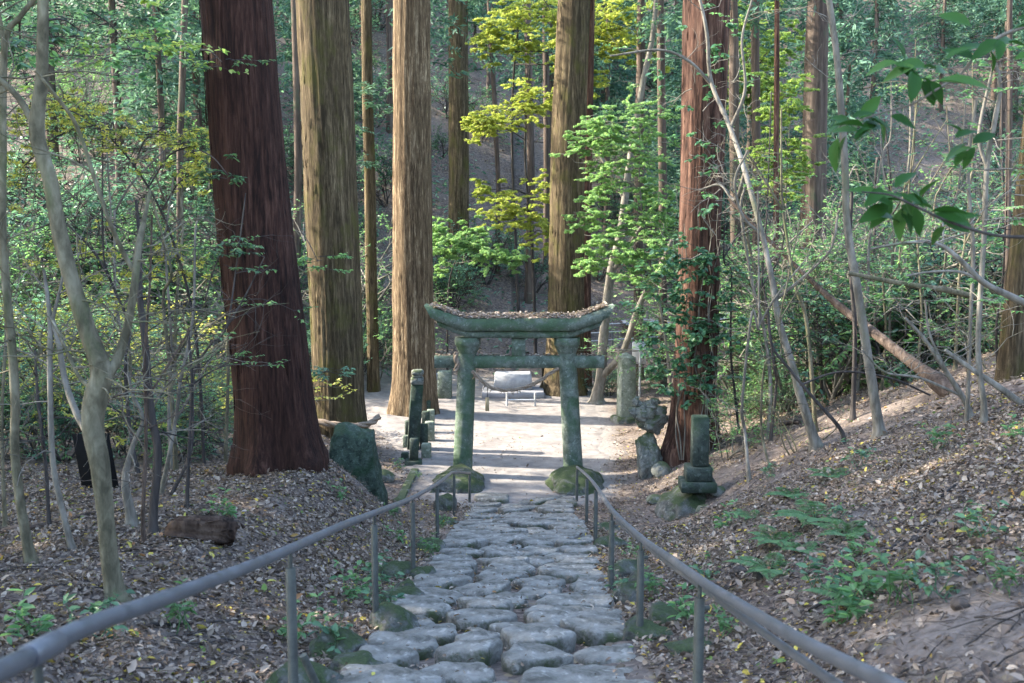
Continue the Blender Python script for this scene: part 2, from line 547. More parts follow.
M['leaf_maple_g'] = leaf_mat('fresh_maple_leaf', [(0, (.15, .29, .13)), (.5, (.25, .42, .18)), (1, (.40, .53, .24))], .5, .5, .2, 1.35)
M['leaf_yellow'] = leaf_mat('yellow_shrub_leaf', [(0, (.12, .21, .07)), (.3, (.32, .37, .09)), (.7, (.60, .55, .12)), (1, (.74, .67, .20))], .5, .45, .25, 1.3)
M['cedar'] = leaf_mat('cedar_needles', [(0, (.045, .10, .075)), (.6, (.08, .165, .12)), (1, (.14, .25, .17))], .6, .3, .15)
M['ivy'] = leaf_mat('ivy_leaf', [(0, (.04, .12, .065)), (.6, (.08, .20, .11)), (1, (.16, .31, .16))], .32, .3, .5)
M['big_leaf'] = leaf_mat('broad_evergreen_leaf', [(0, (.012, .05, .012)), (.6, (.026, .085, .018)), (1, (.06, .15, .035))], .5, .25, .15, 1.6)
M['fern'] = leaf_mat('fern_leaf', [(0, (.06, .15, .06)), (1, (.13, .24, .10))], .5, .4, .3)


# ------------------------------------------------------------------ world, sun, camera
SUN_TO = unit(np.array([-0.97, 0.17, 0.0]))
ELEV = math.radians(33)
world = bpy.data.worlds.new('World')
SC.world = world
world.use_nodes = True
wn = world.node_tree
bg = wn.nodes.get('Background') or wn.nodes.new('ShaderNodeBackground')
sky = wn.nodes.new('ShaderNodeTexSky')
sky.sky_type = 'NISHITA'
sky.sun_disc = False
sky.sun_elevation = ELEV
sky.sun_rotation = math.atan2(SUN_TO[0], SUN_TO[1])
sky.air_density = 1.0
sky.dust_density = 1.5
wn.links.new(sky.outputs[0], bg.inputs[0])
bg.inputs[1].default_value = 0.15
sl = bpy.data.lights.new('sun', 'SUN')
sl.energy = 2.5
sl.angle = math.radians(0.6)
sl.color = (1.0, .93, .82)
so = bpy.data.objects.new('sun', sl)
COL.objects.link(so)
to_sun = Vector((SUN_TO[0] * math.cos(ELEV), SUN_TO[1] * math.cos(ELEV), math.sin(ELEV)))
so.rotation_euler = to_sun.to_track_quat('Z', 'Y').to_euler()
so.location = (-30, 10, 30)
cam = bpy.data.cameras.new('camera')
cam.lens, cam.sensor_width, cam.clip_end, cam.clip_start = 35.0, 36.0, 600, 0.05
cam.dof.use_dof = True
cam.dof.focus_distance = 19.0
cam.dof.aperture_fstop = 4.0
co = bpy.data.objects.new('camera', cam)
COL.objects.link(co)
co.location = (0, 0, EYE)
co.rotation_euler = (math.pi / 2 - PITCH, 0, 0)
SC.camera = co
SC.view_settings.view_transform = 'Standard'
SC.view_settings.look = 'None'
SC.view_settings.gamma = 1.0
SC.view_settings.exposure = 3.02
SC.view_settings.use_curve_mapping = False
SC.view_settings.use_white_balance = True
SC.view_settings.white_balance_temperature = 6850
SC.view_settings.white_balance_tint = 10
SC.cycles.use_denoising = True
SC.cycles.max_bounces = 6
SC.cycles.diffuse_bounces = 4
SC.cycles.glossy_bounces = 2
SC.cycles.transmission_bounces = 4
SC.cycles.volume_bounces = 0
SC.cycles.caustics_reflective = False
SC.cycles.caustics_refractive = False


# ------------------------------------------------------------------ ground
def axis(lo, hi, fine_lo, fine_hi, fine, grow):
    a = list(np.arange(fine_lo, fine_hi + 1e-6, fine))
    s, x = fine, fine_hi
    while x < hi:
        s *= grow
        x += s
        a.append(x)
    s, x = fine, fine_lo
    while x > lo:
        s *= grow
        x -= s
        a.insert(0, x)
    return np.array(a)


def build_ground():
    xs = axis(-58, 58, -7, 7, 0.085, 1.07)
    ys = axis(-12, 125, 2.5, 24, 0.085, 1.045)
    X, Y = np.meshgrid(xs, ys, indexing='xy')
    Z = ground(X, Y)
    xl, xr = gravel_edges(Y)
    nz = 0.5 * fbm(X * 1.6, Y * 1.6, 0, 41, 3)
    gm = sstep(-0.35, 0.45, X - xl + nz) * sstep(-0.35, 0.45, xr - X + nz) * sstep(17.8, 18.8, Y + nz) * (1 - sstep(32, 35, Y))
    V = np.stack([X, Y, Z], -1).reshape(-1, 3)
    h, w = X.shape
    i, j = np.meshgrid(np.arange(h - 1), np.arange(w - 1), indexing='ij')
    F = np.stack([i * w + j, i * w + j + 1, (i + 1) * w + j + 1, (i + 1) * w + j], -1).reshape(-1, 4)
    mb = MB()
    bare = np.exp(-((((X - 2.35) / .6) ** 2 + ((Y - 4.8) / 1.1) ** 2) ** 1.4) + .5 * fbm(X * 3, Y * 3, 0, 44, 3)) + np.clip(1.6 * fbm(X * .8, Y * .8, 0, 47, 3) - .35, 0, .8) * sstep(1.5, 2.2, np.abs(X))
    mb.add(V, F, np.where(gm > .02, gm, -np.clip(bare, 0, 1)).ravel())
    tag(mb.build('ground', M['ground'], smooth=True), 'forest floor of brown soil and fallen leaves around the path', None, None, 'structure')
    # pale gravel sheet with a ragged outline, lying 6 mm over the ground
    ys = np.arange(18.3, 33.6, 0.12)
    us = np.linspace(0, 1, 46)
    xl, xr = gravel_edges(ys)
    xl = xl + 0.3 + 0.3 * fbm(ys * 1.1, 0 * ys + 3.3, 0, 51, 3)
    xr = xr - 0.3 + 0.3 * fbm(ys * 1.1, 0 * ys + 9.3, 0, 52, 3)
    X = xl[:, None] * (1 - us) + xr[:, None] * us
    Y = np.repeat(ys[:, None], len(us), 1) + 0.15 * vnoise(X * 2, X * 0 + 1.5, 0, 8)
    Z = ground(X, Y) + 0.006 + 0.01
    Z[:, 0] -= 0.03
    Z[:, -1] -= 0.03
    Z[0] -= 0.03
    h, w = X.shape
    i, j = np.meshgrid(np.arange(h - 1), np.arange(w - 1), indexing='ij')
    F = np.stack([i * w + j, i * w + j + 1, (i + 1) * w + j + 1, (i + 1) * w + j], -1).reshape(-1, 4)
    mb = MB()
    mb.add(np.stack([X, Y, Z], -1).reshape(-1, 3), F)
    tag(mb.build('gravel_path', M['gravel'], smooth=True), 'pale gravel path running level under the torii', None, None, 'structure')
    # road band behind the trees on the right
    xs = np.arange(4.5, 30, 0.5)
    vs = np.linspace(0, 1, 9)
    X = np.repeat(xs[:, None], 9, 1)
    Y = 37.6 + 0.28 * X + vs[None] * 2.6
    Z = ground(X, Y) + 0.08
    Z = np.repeat(Z.mean(1, keepdims=True), 9, 1) + 0.25
    h, w = X.shape
    i, j = np.meshgrid(np.arange(h - 1), np.arange(w - 1), indexing='ij')
    F = np.stack([i * w + j, (i + 1) * w + j, (i + 1) * w + j + 1, i * w + j + 1], -1).reshape(-1, 4)
    mb = MB()
    mb.add(np.stack([X, Y, Z], -1).reshape(-1, 3), F)
    tag(mb.build('road', M['road'], smooth=True), 'pale road behind the metal railing', None, None, 'structure')


build_ground()


# ------------------------------------------------------------------ rocks
def ico(sub):
    bm = bmesh.new()
    bmesh.ops.create_icosphere(bm, subdivisions=sub, radius=1)
    bm.verts.ensure_lookup_table()
    v = np.array([x.co[:] for x in bm.verts])
    f = np.array([[q.index for q in x.verts] for x in bm.faces])
    bm.free()
    return v, f


ICO = {k: ico(k) for k in (3, 4, 5)}


def rock_mb(center, size, seed, facets=9, rough=0.10, sub=4, rz=0.0, cut=0.72):
    r = np.random.default_rng(seed)
    v, f = ICO[sub]
    n = unit(r.normal(size=(facets, 3)))
    off = r.uniform(cut, 0.98, facets)
    dots = v @ n.T
    lim = np.where(dots > 0.05, off[None] / np.maximum(dots, 0.05), 9)
    rad = np.minimum(1.0, lim.min(1))
    p = v * rad[:, None]
    d = 1 + rough * fbm(p[:, 0] * 2.2 + seed, p[:, 1] * 2.2, p[:, 2] * 2.2, seed, 4)
    p = p * d[:, None] * (np.asarray(size) / 2)
    cs, sn = math.cos(rz), math.sin(rz)
    p = np.stack([p[:, 0] * cs - p[:, 1] * sn, p[:, 0] * sn + p[:, 1] * cs, p[:, 2]], -1)
    mb = MB()
    mb.add(p + np.asarray(center), f)
    return mb


# ------------------------------------------------------------------ stone stairway
def clip_poly(poly, p, n):
    out = []
    for i in range(len(poly)):
        a, b = poly[i], poly[(i + 1) % len(poly)]
        da, db = np.dot(a - p, n), np.dot(b - p, n)
        if da <= 0: out.append(a)
        if da * db < 0: out.append(a + (b - a) * (da / (da - db)))
    return out


def build_stairs():
    y0, y1 = 3.6, 18.9
    r = np.random.default_rng(5)
    n = 108
    S = np.array([1.0, 1.22])            # stones run wider than deep
    P = np.stack([r.uniform(0, 1, n), r.uniform(y0, y1, n)], -1)
    e0, e1 = stair_edges(P[:, 1])
    P[:, 0] = e0 + P[:, 0] * (e1 - e0)
    wgt = r.uniform(0.0, 0.06, n)
    for it in range(7):
        Q = np.stack([r.uniform(-1.1, 1.3, 9000), r.uniform(y0, y1, 9000)], -1)
        a, b = stair_edges(Q[:, 1])
        Q = Q[(Q[:, 0] > a) & (Q[:, 0] < b)]
        D = (((Q[:, None] - P[None]) * S) ** 2).sum(-1) - wgt[None]
        k = D.argmin(1)
        for i in range(n):
            m = k == i
            if m.sum() > 3: P[i] = 0.35 * P[i] + 0.65 * Q[m].mean(0)
    order = np.argsort(P[:, 1])
    cnt = 0
    for i in order:
        c = P[i]
        e0, e1 = stair_edges(c[1])
        poly = [np.array(q) for q in ((e0 - .12, c[1] - .8), (e1 + .12, c[1] - .8), (e1 + .12, c[1] + .8), (e0 - .12, c[1] + .8))]
        for j in range(n):
            if j == i or abs(P[j][1] - c[1]) > 1.6: continue
            d = (P[j] - c) * S * S
            w = 0.5 + 0.5 * (wgt[i] - wgt[j]) / (((P[j] - c) * S) ** 2).sum()
            poly = clip_poly(poly, c + (P[j] - c) * np.clip(w, .25, .75), d)
            if len(poly) < 3: break
        if len(poly) < 3: continue
        poly = np.array(poly)
        cc = poly.mean(0)
        A = 48
        th = np.linspace(0, 2 * math.pi, A, endpoint=False)
        dirs = np.stack([np.cos(th), np.sin(th)], -1)
        rad = np.full(A, 9.0)
        for q in range(len(poly)):
            a, b = poly[q], poly[(q + 1) % len(poly)]
            nn = np.array([b[1] - a[1], a[0] - b[0]])
            nn = nn / (np.linalg.norm(nn) + 1e-9)
            dist = np.dot(a - cc, nn)
            if dist < 0: nn, dist = -nn, -dist
            dd = dirs @ nn
            rad = np.minimum(rad, np.where(dd > 1e-3, dist / np.maximum(dd, 1e-3), 9))
        for _ in range(1):
            rad = 0.25 * np.roll(rad, 1) + 0.5 * rad + 0.25 * np.roll(rad, -1)
        if rad.max() < 0.09: continue
        gap = r.uniform(0.018, 0.04)
        rad = rad * r.uniform(.77, .95)
        rad = np.maximum(rad - gap, 0.03) * (1 + 0.13 * fbm(np.cos(th) * 2.2 + i, np.sin(th) * 2.2, 0, 77, 3))
        ztop = float(path_z(cc[1])) + r.uniform(0.0, 0.095)
        sy = -0.2 * r.uniform(0.25, 0.8)
        sx = r.normal(0, 0.05)
        rings = [(0.0, 0.0), (0.14, 0), (0.28, -0.001), (0.42, -0.001), (0.56, -0.003), (0.68, -0.004), (0.78, -0.007), (0.86, -0.011), (0.925, -0.018), (0.965, -0.030), (0.99, -0.055), (1.0, -0.12), (0.95, -0.30)]
        V = [np.array([[cc[0], cc[1], ztop]])]
        dome = r.uniform(.45, 1.0)
        for (k, dz) in rings[1:]:
            xy = cc + dirs * (rad * k)[:, None]
            bump = 0.014 * fbm(xy[:, 0] * 3.2 + i * 3.1, xy[:, 1] * 3.2, 0, 15, 3) + 0.014 * fbm(xy[:, 0] * 11, xy[:, 1] * 11, 0, 16, 4)
            z = ztop + dz * dome + bump + sy * (xy[:, 1] - cc[1]) + sx * (xy[:, 0] - cc[0])
            V.append(np.column_stack([xy, z]))
        mb = MB()
        VV = np.vstack(V)
        k = np.arange(A)
        k2 = (k + 1) % A
        F3 = np.stack([np.zeros(A, int), 1 + k, 1 + k2], -1)
        F4 = np.vstack([np.stack([1 + q * A + k, 1 + (q + 1) * A + k, 1 + (q + 1) * A + k2, 1 + q * A + k2], -1) for q in range(len(rings) - 2)])
        mb.add(VV, F3)
        mb.count -= len(VV)
        mb.v.pop(); mb.a.pop()
        mb.add(VV, F4)
        size = 'small' if rad.mean() < 0.17 else ('broad' if rad.mean() > 0.235 else 'rounded')
        zone = ['nearest end of the steps', 'between the nearer handrail posts', 'middle of the steps', 'farther half of the steps', 'far end of the steps'][int(np.clip((cc[1] - 3.6) / 3.1, 0, 4))]
        t = (cc[0] - e0) / (e1 - e0)
        side = 'on the left side' if t < .33 else ('on the right side' if t > .67 else 'along the middle')
        mb.build('flagstone', M['flag'], None, (cc[0], cc[1], ztop), True, f'{size} grey flagstone {side}, {zone}', 'stone', 'flagstones of the stairway')
        cnt += 1


build_stairs()
# mossy edging stones either side of the stairway
edge = [(300, 672, 5.6, .55, .5, .34), (340, 640, 6.4, .5, .42, .34), (392, 628, 7.2, .42, .40, .42), (352, 660, 5.9, .4, .36, .26), (398, 604, 8.3, .36, .5, .34), (420, 575, 9.8, .36, .45, .3),
        (395, 570, 9.8, .5, .42, .4), (430, 548, 12.0, .36, .5, .28), (447, 527, 15.2, .34, .4, .26), (405, 585, 8.8, .3, .3, .3),
        (628, 618, 8.2, .3, .3, .4), (648, 655, 6.8, .42, .4, .3), (628, 580, 9.6, .42, .5, .42), (612, 548, 12.2, .4, .5, .3), (664, 640, 7.3, .4, .36, .26), (640, 600, 8.9, .3, .36, .3), (606, 534, 14.2, .36, .4, .24), (690, 668, 6.3, .42, .34, .2)]
for k, (px, py, d, w, l, h) in enumerate(edge):
    p = at(px, py, d)
    z = float(ground(p[0], p[1]))
    side = 'left' if px < 500 else 'right'
    near = ('nearest the foreground' if d < 7 else 'halfway along' if d < 10 else 'towards the gate')
    rock_mb((p[0], p[1], z - h * .02), (w, l, h), 100 + k, 13, .24, 5, k * 1.3, .6).build('mossy_stone', M['mossy'], None, (p[0], p[1], z), True,
        f'mossy edging stone beside the {side} handrail, {near}, {"long" if l > w else "squat"} one', 'stone', 'mossy edging stones')


# ------------------------------------------------------------------ handrails
def to_pts(L):
    return np.array([at(*q) for q in L])


def build_rails():
    L = [(-60, 700, 1.62), (20, 661, 2.0), (85, 627, 2.33), (160, 600, 2.85), (240, 570, 3.66), (290, 549, 4.48), (343, 525, 5.9), (374, 513, 7.2), (412, 498, 9.8), (437, 484, 12.9), (449, 475, 15.6), (453.5, 472.5, 16.6), (470, 473, 18.7)]
    P = to_pts(L)
    o = thing('handrail', 'grey metal handrail along the left edge of the stone stairway', 'handrail', (P[5][0], P[5][1], ground(P[5][0], P[5][1])))
    mb = MB()
    mb.tube(catmull(P, 8), .0235, 14)
    top = mb.build('top_rail', M['rail'], o, smooth=True)
    m2 = MB()
    a, b = at(26, 658.3, 2.03), at(56, 642.2, 2.18)
    m2.tube([a, a + (b - a) * .03, a + (b - a) * .97, b], [.027, .0285, .0285, .027], 14)
    s = m2.build('rail_sleeve', M['rail'], top, origin=o.location, smooth=True)
    for (px, py, d, bx, by) in ((37, 652, 2.09, None, None), (290, 549, 4.48, 0, 0), (374, 513, 7.2, 0, 0), (412.5, 498, 9.75, 0, 0), (437, 484.5, 12.9, 0, 0), (454, 473, 16.6, 0, 0), (469.5, 473, 18.6, 0, 0)):
        t = at(px, py, d)
        g = float(ground(t[0], t[1])) - .15
        mb = MB()
        sl_ = t[2] - (0.09 if d < 8 else .05)
        mb.tube([[t[0], t[1], g], [t[0], t[1], sl_ - .005], [t[0], t[1], sl_]], [.0245, .0245, .020], 12)
        mb.tube([[t[0], t[1], sl_ - .01], [t[0], t[1], t[2] - .012]], .011, 8)
        mb.build('post', M['post'], o, smooth=True)
    mb = MB()
    q = at(303, 655, 4.7)
    mb.tube([q, q + np.array([.12, .06, -.35])], .02, 10)
    mb.build('brace', M['post'], o, smooth=True)

    L = [(980, 735, 1.9), (892, 686, 2.37), (800, 640, 3.1), (742, 606, 3.85), (700, 580, 4.7), (668, 557, 5.7), (641, 538, 6.8), (612, 510, 8.8), (596, 486, 12.4), (587, 475.5, 15.3), (577, 467, 18.8)]
    P = to_pts(L)
    o = thing('handrail', 'grey metal double handrail along the right edge of the stone stairway', 'handrail', (P[4][0], P[4][1], ground(P[4][0], P[4][1])))
    mb = MB()
    mb.tube(catmull(P, 8), .0235, 14)
    mb.build('top_rail', M['rail'], o, smooth=True)
    mb = MB()
    P2 = to_pts([(616, 521, 8.8), (650, 549, 6.7), (708, 592, 4.7), (795, 655, 3.25), (880, 715, 2.5)])
    mb.tube(catmull(P2, 6), .017, 10)
    mb.build('lower_rail', M['rail'], o, smooth=True)
    for (px, py, d) in ((700, 580, 4.7), (641, 538, 6.8), (612, 511, 8.8), (596, 486.5, 12.4), (587, 476, 15.3), (577, 467.5, 18.7)):
        t = at(px, py, d)
        g = float(ground(t[0], t[1])) - .15
        mb = MB()
        sl_ = t[2] - (0.09 if d < 9 else .05)
        mb.tube([[t[0], t[1], g], [t[0], t[1], sl_ - .005], [t[0], t[1], sl_]], [.026, .026, .021], 12)
        mb.tube([[t[0], t[1], sl_ - .01], [t[0], t[1], t[2] - .012]], .011, 8)
        if d < 9:
            mb.tube([[t[0], t[1], sl_ - .05], [t[0] + .05, t[1] + .02, sl_ - .06]], .014, 8)
        mb.build('post', M['post'], o, smooth=True)


build_rails()


# ------------------------------------------------------------------ torii
def build_torii():
    D = 21.0
    cx = 0.155
    gz = float(ground(0.1, D))
    o = thing('torii_gate', 'moss green stone torii gate with leaves heaped on its curved top', 'torii', (cx, D, gz))
    s = D / FPX

    def beam(half, z0, z1, dep, rise, slant, name, zedge=0.0):
        us = np.linspace(-1, 1, 49)
        prof = [(-dep / 2, 0), (-dep / 2, 1), (-dep / 2 + .02, 1.02), (dep / 2 - .02, 1.02), (dep / 2, 1), (dep / 2, 0), (dep / 2 - .02, -.02), (-dep / 2 + .02, -.02)]
        V = []
        for u in us:
            lift = rise * (max(0, abs(u) - .6) / .4) ** 1.25
            for (yy, k) in prof:
                zz = z0 + (z1 - z0) * k
                xx = u * half + slant * np.sign(u) * (abs(u) ** 8) * k
                V.append([cx + xx, D + yy, zz + lift + .006 * float(vnoise(u * 9, yy * 5, k, 3))])
        V = np.array(V)
        m = len(prof)
        i, j = np.meshgrid(np.arange(48), np.arange(m), indexing='ij')
        F = np.stack([i * m + j, i * m + (j + 1) % m, (i + 1) * m + (j + 1) % m, (i + 1) * m + j], -1).reshape(-1, 4)
        mb = MB()
        mb.add(V, F[:, ::-1])
        mb.add(V[:m], [list(range(m))])
        mb.add(V[-m:], [list(range(m))[::-1]])
        return mb.build(name, M['torii'], o)

    Z = lambda py: float(at(512, py, D)[2])
    beam(1.86, Z(329.5), Z(317.5), .56, Z(303) - Z(316), .13, 'lintel')
    beam(1.70, Z(337), Z(330.4), .40, Z(325) - Z(337), .06, 'under_lintel')
    beam(1.80, Z(367.3), Z(355.8), .22, 0.0, 0.0, 'tie_beam')
    mb = MB()
    c = at(518.5, 355, D)
    mb.box((c[0], D, Z(355.6)), (.29, .24, Z(337.6) - Z(355.6)), bevel=.01)
    mb.build('strut', M['torii'], o)
    for (bx, tx, by) in ((462.3, 467.8, 474), (573.5, 567.0, 474)):
        b, t = at(bx, by, D), at(tx, 347, D)
        n = 24
        pts = b + (t - b) * np.linspace(0, 1, n)[:, None]
        mb = MB()
        mb.tube(pts, np.linspace(.213, .186, n), 28, lambda R, th, p: R + .007 * fbm(np.cos(th) * 2 + p[:, :1] * 3, np.sin(th) * 2, p[:, 2:3] * 1.5, 6, 3))
        pil = mb.build('pillar', M['torii'], o, smooth=True)
        zc = t[2]
        mb = MB()
        mb.tube([[t[0], D, zc - .13], [t[0], D, zc - .10], [t[0], D, zc + .0], [t[0], D, zc + .04], [t[0], D, zc + .05], [t[0], D, zc + .2], [t[0], D, zc + .21]], [.19, .205, .245, .262, .275, .275, .262], 28)
        mb.build('capital', M['torii'], pil, origin=o.location, smooth=True)
        g = float(ground(b[0], D))
        rock_mb((b[0] + (-.1 if bx < 500 else -.02), D - .75, g - .08), (1.28, 2.2, .80), 7 if bx < 500 else 19, 10, .26, 5, cut=.78).build('base_stone', M['mossy'], o, smooth=True)
    # leaf litter heaped on the lintel
    r = np.random.default_rng(4)
    N = 2600
    u = r.uniform(-1, 1, N)
    lift = (Z(303) - Z(316)) * (np.maximum(0, np.abs(u) - .6) / .4) ** 1.25
    w = r.uniform(-1, 1, N)
    hh = .10 * (1 - w ** 2) * (1 - .7 * np.abs(u) ** 4) * r.uniform(0, 1, N)
    pos = np.stack([cx + u * 1.84, D + w * .27, Z(317.5) + .012 + lift + hh], -1)
    a = r.uniform(0, 6.28, N)
    d = np.stack([np.cos(a), np.sin(a), r.normal(0, .35, N)], -1)
    nn = unit(np.stack([r.normal(0, .5, N), r.normal(0, .5, N), np.ones(N)], -1))
    mb = MB()
    mb.leaves(pos, d, nn, r.uniform(.05, .09, N), r.uniform(.03, .05, N), r.uniform(.45, .86, N))
    # litter bed
    us = np.linspace(-.97, .97, 60)
    ws = np.linspace(-1, 1, 9)
    U, W = np.meshgrid(us, ws, indexing='ij')
    lf = (Z(303) - Z(316)) * (np.maximum(0, np.abs(U) - .6) / .4) ** 1.25
    HH = .07 * (1 - W ** 2) * (1 - .7 * np.abs(U) ** 4) + .02 * fbm(U * 20, W * 3, 0, 2, 2) * (1 - W ** 2)
    V = np.stack([cx + U * 1.84, D + W * .26, Z(317.5) + .014 + lf + HH], -1).reshape(-1, 3)
    i, j = np.meshgrid(np.arange(59), np.arange(8), indexing='ij')
    F = np.stack([i * 9 + j, (i + 1) * 9 + j, (i + 1) * 9 + j + 1, i * 9 + j + 1], -1).reshape(-1, 4)
    mb.add(V, F, .3)
    mb.build('leaf_debris', M['litter'], None, (cx, D, Z(318)), False, 'grey brown leaf debris heaped along the top of the torii', None, None, 'stuff')
    N = 260
    pos = np.stack([cx + r.uniform(-1.75, 1.75, N), D + r.uniform(-.1, .1, N), np.full(N, Z(355.8) + .02)], -1)
    a = r.uniform(0, 6.28, N)
    mb = MB()
    mb.leaves(pos, np.stack([np.cos(a), np.sin(a), r.normal(0, .3, N)], -1), unit(np.stack([r.normal(0, .4, N), r.normal(0, .4, N), np.ones(N)], -1)), .07, .045, r.uniform(.3, .86, N))
    mb.build('leaf_debris', M['litter'], None, (cx, D, Z(356)), False, 'thin line of dry leaves along the tie beam of the torii', None, None, 'stuff')


build_torii()


def rope_mb(pts, r, twist=9.0, strands=3, m=5):
    P = catmull(pts, 14)
    T = unit(np.gradient(P, axis=0))
    ref = np.array([0, 1.0, 0.05])
    N = unit(np.cross(T, ref))
    B = np.cross(T, N)
    L = np.concatenate([[0], np.cumsum(np.linalg.norm(np.diff(P, axis=0), axis=1))])
    mb = MB()
    for k in range(strands):
        a = L * twist + k * 2 * math.pi / strands
        mb.tube(P + (N * np.cos(a)[:, None] + B * np.sin(a)[:, None]) * r * .55, r * .6, m, val=.5)
    return mb, P


# sacred rope between the pillars
pts = [at(472, 371, 20.74), at(476.5, 375.5, 20.73), at(489, 386.5, 20.72), at(505, 390.2, 20.72), at(523, 388, 20.72), at(539, 381, 20.72), at(549, 374, 20.72), at(559, 368.5, 20.74)]
mb, P = rope_mb(pts, .036)
r = np.random.default_rng(3)
for k in range(34):
    q = P[r.integers(4, len(P) - 4)]
    mb.tube([q, q + np.array([r.normal(0, .03), r.normal(0, .03), -r.uniform(.04, .13)])], [.012, .004], 4)
mb.build('rope', M['rope'], None, pts[3], True, 'brown straw rope sagging between the torii pillars', 'rope')
pts = [at(456.5, 352, 20.76), at(455.5, 358, 20.74), at(457.5, 364, 20.73), at(455.5, 371, 20.74)]
mb, P = rope_mb(pts, .05, 14)
for k in range(14):
    q = P[r.integers(0, len(P))]
    mb.tube([q, q + np.array([r.normal(0, .05), r.normal(0, .02), -r.uniform(.03, .12)])], [.012, .004], 4)
mb.build('rope', M['rope'], None, pts[0], True, 'knotted end of brown rope hanging on the left torii pillar', 'rope')
c = at(487.3, 411, 20.72)
t = thing('wooden_tag', 'small wooden tag hung by a string from the torii rope', 'tag', c)
mb = MB().box(c, (.085, .03, .29), bevel=.008, taper=.9)
mb.build('board', M['wood_tag'], t)
mb = MB().tube([c + [0, 0, .285], at(487.6, 385.5, 20.72)], .006, 6)
mb.build('string', M['black'], t)


# ------------------------------------------------------------------ stone posts, monuments, rocks
def block(name, px, py, d, w, dep, h, mat, label, cat='stone', group=None, rz=0.0, tilt=(0, 0), taper=1.0, parts=None):
    p = at(px, py, d)
    z = min(float(ground(p[0], p[1])), p[2]) - .03
    h = h + p[2] - z
    mb = MB().box((p[0], p[1], z), (w, dep, h), rz, tilt, .02, taper)
    return mb.build(name, M[mat], None, (p[0], p[1], z), False, label, cat, group)


# the tall pillar of the old stone fence, leaning
s = 23.6 / FPX
p = at(412.3, 455, 23.6)
o = thing('stone_pillar', 'tall leaning square stone pillar with a pale mossy top left of the torii', 'pillar', p)
tl = .075
mb = MB().box((p[0], p[1], p[2] - .1), (.29, .29, 73 * s + .1), .12, (tl, 0), .02)
mb.build('shaft', M['dark_stone'], o)
zt = 73 * s
mb = MB().box((p[0] + tl * zt, p[1], p[2] + zt + .004), (.30, .30, .16), .12, (tl, 0), .02)
mb.build('capital', M['pale_mossy'], o)
mb = MB().box((p[0] + tl * (zt + .16), p[1], p[2] + zt + .168), (.24, .24, .05), .12, (tl, 0), .015)
mb.box((p[0] + tl * (zt + .2), p[1], p[2] + zt + .222), (.29, .29, .13), .12, (tl, 0), .04)
mb.build('cap_block', M['pale_mossy'], o)
p = at(413.5, 470, 22.1)
o = thing('stone_post', 'short dark stone post on a square plinth in front of the leaning pillar', 'post', p)
MB().box((p[0], p[1], p[2] - .08), (.39, .36, .32), .1, (0, 0), .03).build('plinth', M['dark_stone'], o)
MB().box((p[0] + .01, p[1], p[2] + .242), (.20, .20, .50), .1, (.03, 0), .02).build('shaft', M['dark_stone'], o)
for k, (px, py, d, w, h) in enumerate([(405, 462, 22.6, .17, .22), (407, 450, 23.8, .2, .36), (409, 437, 25.0, .2, .42),
                                       (426.5, 461, 22.7, .22, .42), (424, 449, 23.7, .2, .62), (430, 441, 24.6, .22, .5), (426, 432, 25.6, .2, .55), (431, 424, 26.6, .2, .4), (427, 416, 27.6, .2, .45), (431, 410, 28.6, .2, .3)]):
    which = ['nearest', 'second', 'third'][k] if k < 3 else ['nearest', 'second', 'third', 'fourth', 'fifth', 'sixth', 'farthest'][k - 3]
    block('stone_block', px, py, d, w, w, h, 'monument' if k % 2 else 'dark_stone', f'{which} low stone block in the row {"left" if k < 3 else "right"} of the leaning pillar', 'stone', 'stone fence blocks beside the pillar', rz=.1 * (k % 3))
q0, q1 = at(404, 499, 18.9), at(412, 472, 21.6)
mid = (q0 + q1) / 2
mb = MB().box((mid[0], mid[1], float(ground(mid[0], mid[1])) - .05), (.17, 2.4, .1), -.02, (0, 0), .015)
mb.build('kerb_stone', M['pale_mossy'], None, mid, False, 'narrow pale kerb stone lying flat in front of the short dark post', 'kerb')

# big green slab rock by the cedar
c = at(355, 470, 17.0)
v, f = ICO[5]
pl = [((-.97, 0, .12), .41), ((.98, 0, .13), .40), ((0, -1, .12), .27), ((0, 1, 0), .3), ((.22, -.1, .97), .66), ((-.45, -.2, .87), .70), ((.62, -.3, .72), .74), ((0, 0, -1), .85), ((-.7, -.7, 0), .44), ((.7, -.72, .1), .45)]
Pn = unit(np.array([a for a, b in pl]))
Po = np.array([b for a, b in pl])
dots = v @ Pn.T
rad = np.where(dots > .03, Po[None] / np.maximum(dots, .03), 9).min(1)
pp = v * rad[:, None]
pp *= (1 + .2 * fbm(pp[:, 0] * 3, pp[:, 1] * 3, pp[:, 2] * 2.2, 31, 5) + .12 * np.abs(fbm(pp[:, 0] * 7, pp[:, 1] * 7, pp[:, 2] * 3, 33, 3)))[:, None]
MB().add(pp + c, f).build('rock', M['rock_green'], None, c, True, 'large dark green slab of rock standing at the foot of the cedars', 'rock')
# loose stones around it
for k, (px, py, d, w, h) in enumerate([(383, 466, 20.5, .5, .34), (330, 492, 15.5, .3, .22), (392, 505, 17.2, .34, .22), (446, 505, 17.6, .44, .5), (400, 492, 18.4, .3, .2)]):
    p = at(px, py, d)
    rock_mb((p[0], p[1], float(ground(p[0], p[1])) + h * .15), (w, w * .8, h), 300 + k, 8, .12, 4).build('rock', M['pale_mossy' if k != 3 else 'mossy'], None, p, True,
        ['pale mossy stone right of the green slab rock', 'small stone half buried left of the green slab rock', 'small mossy stone in front of the kerb stone', 'mossy upright stone at the foot of the left torii pillar', 'low pale stone beside the kerb stone'][k], 'rock')

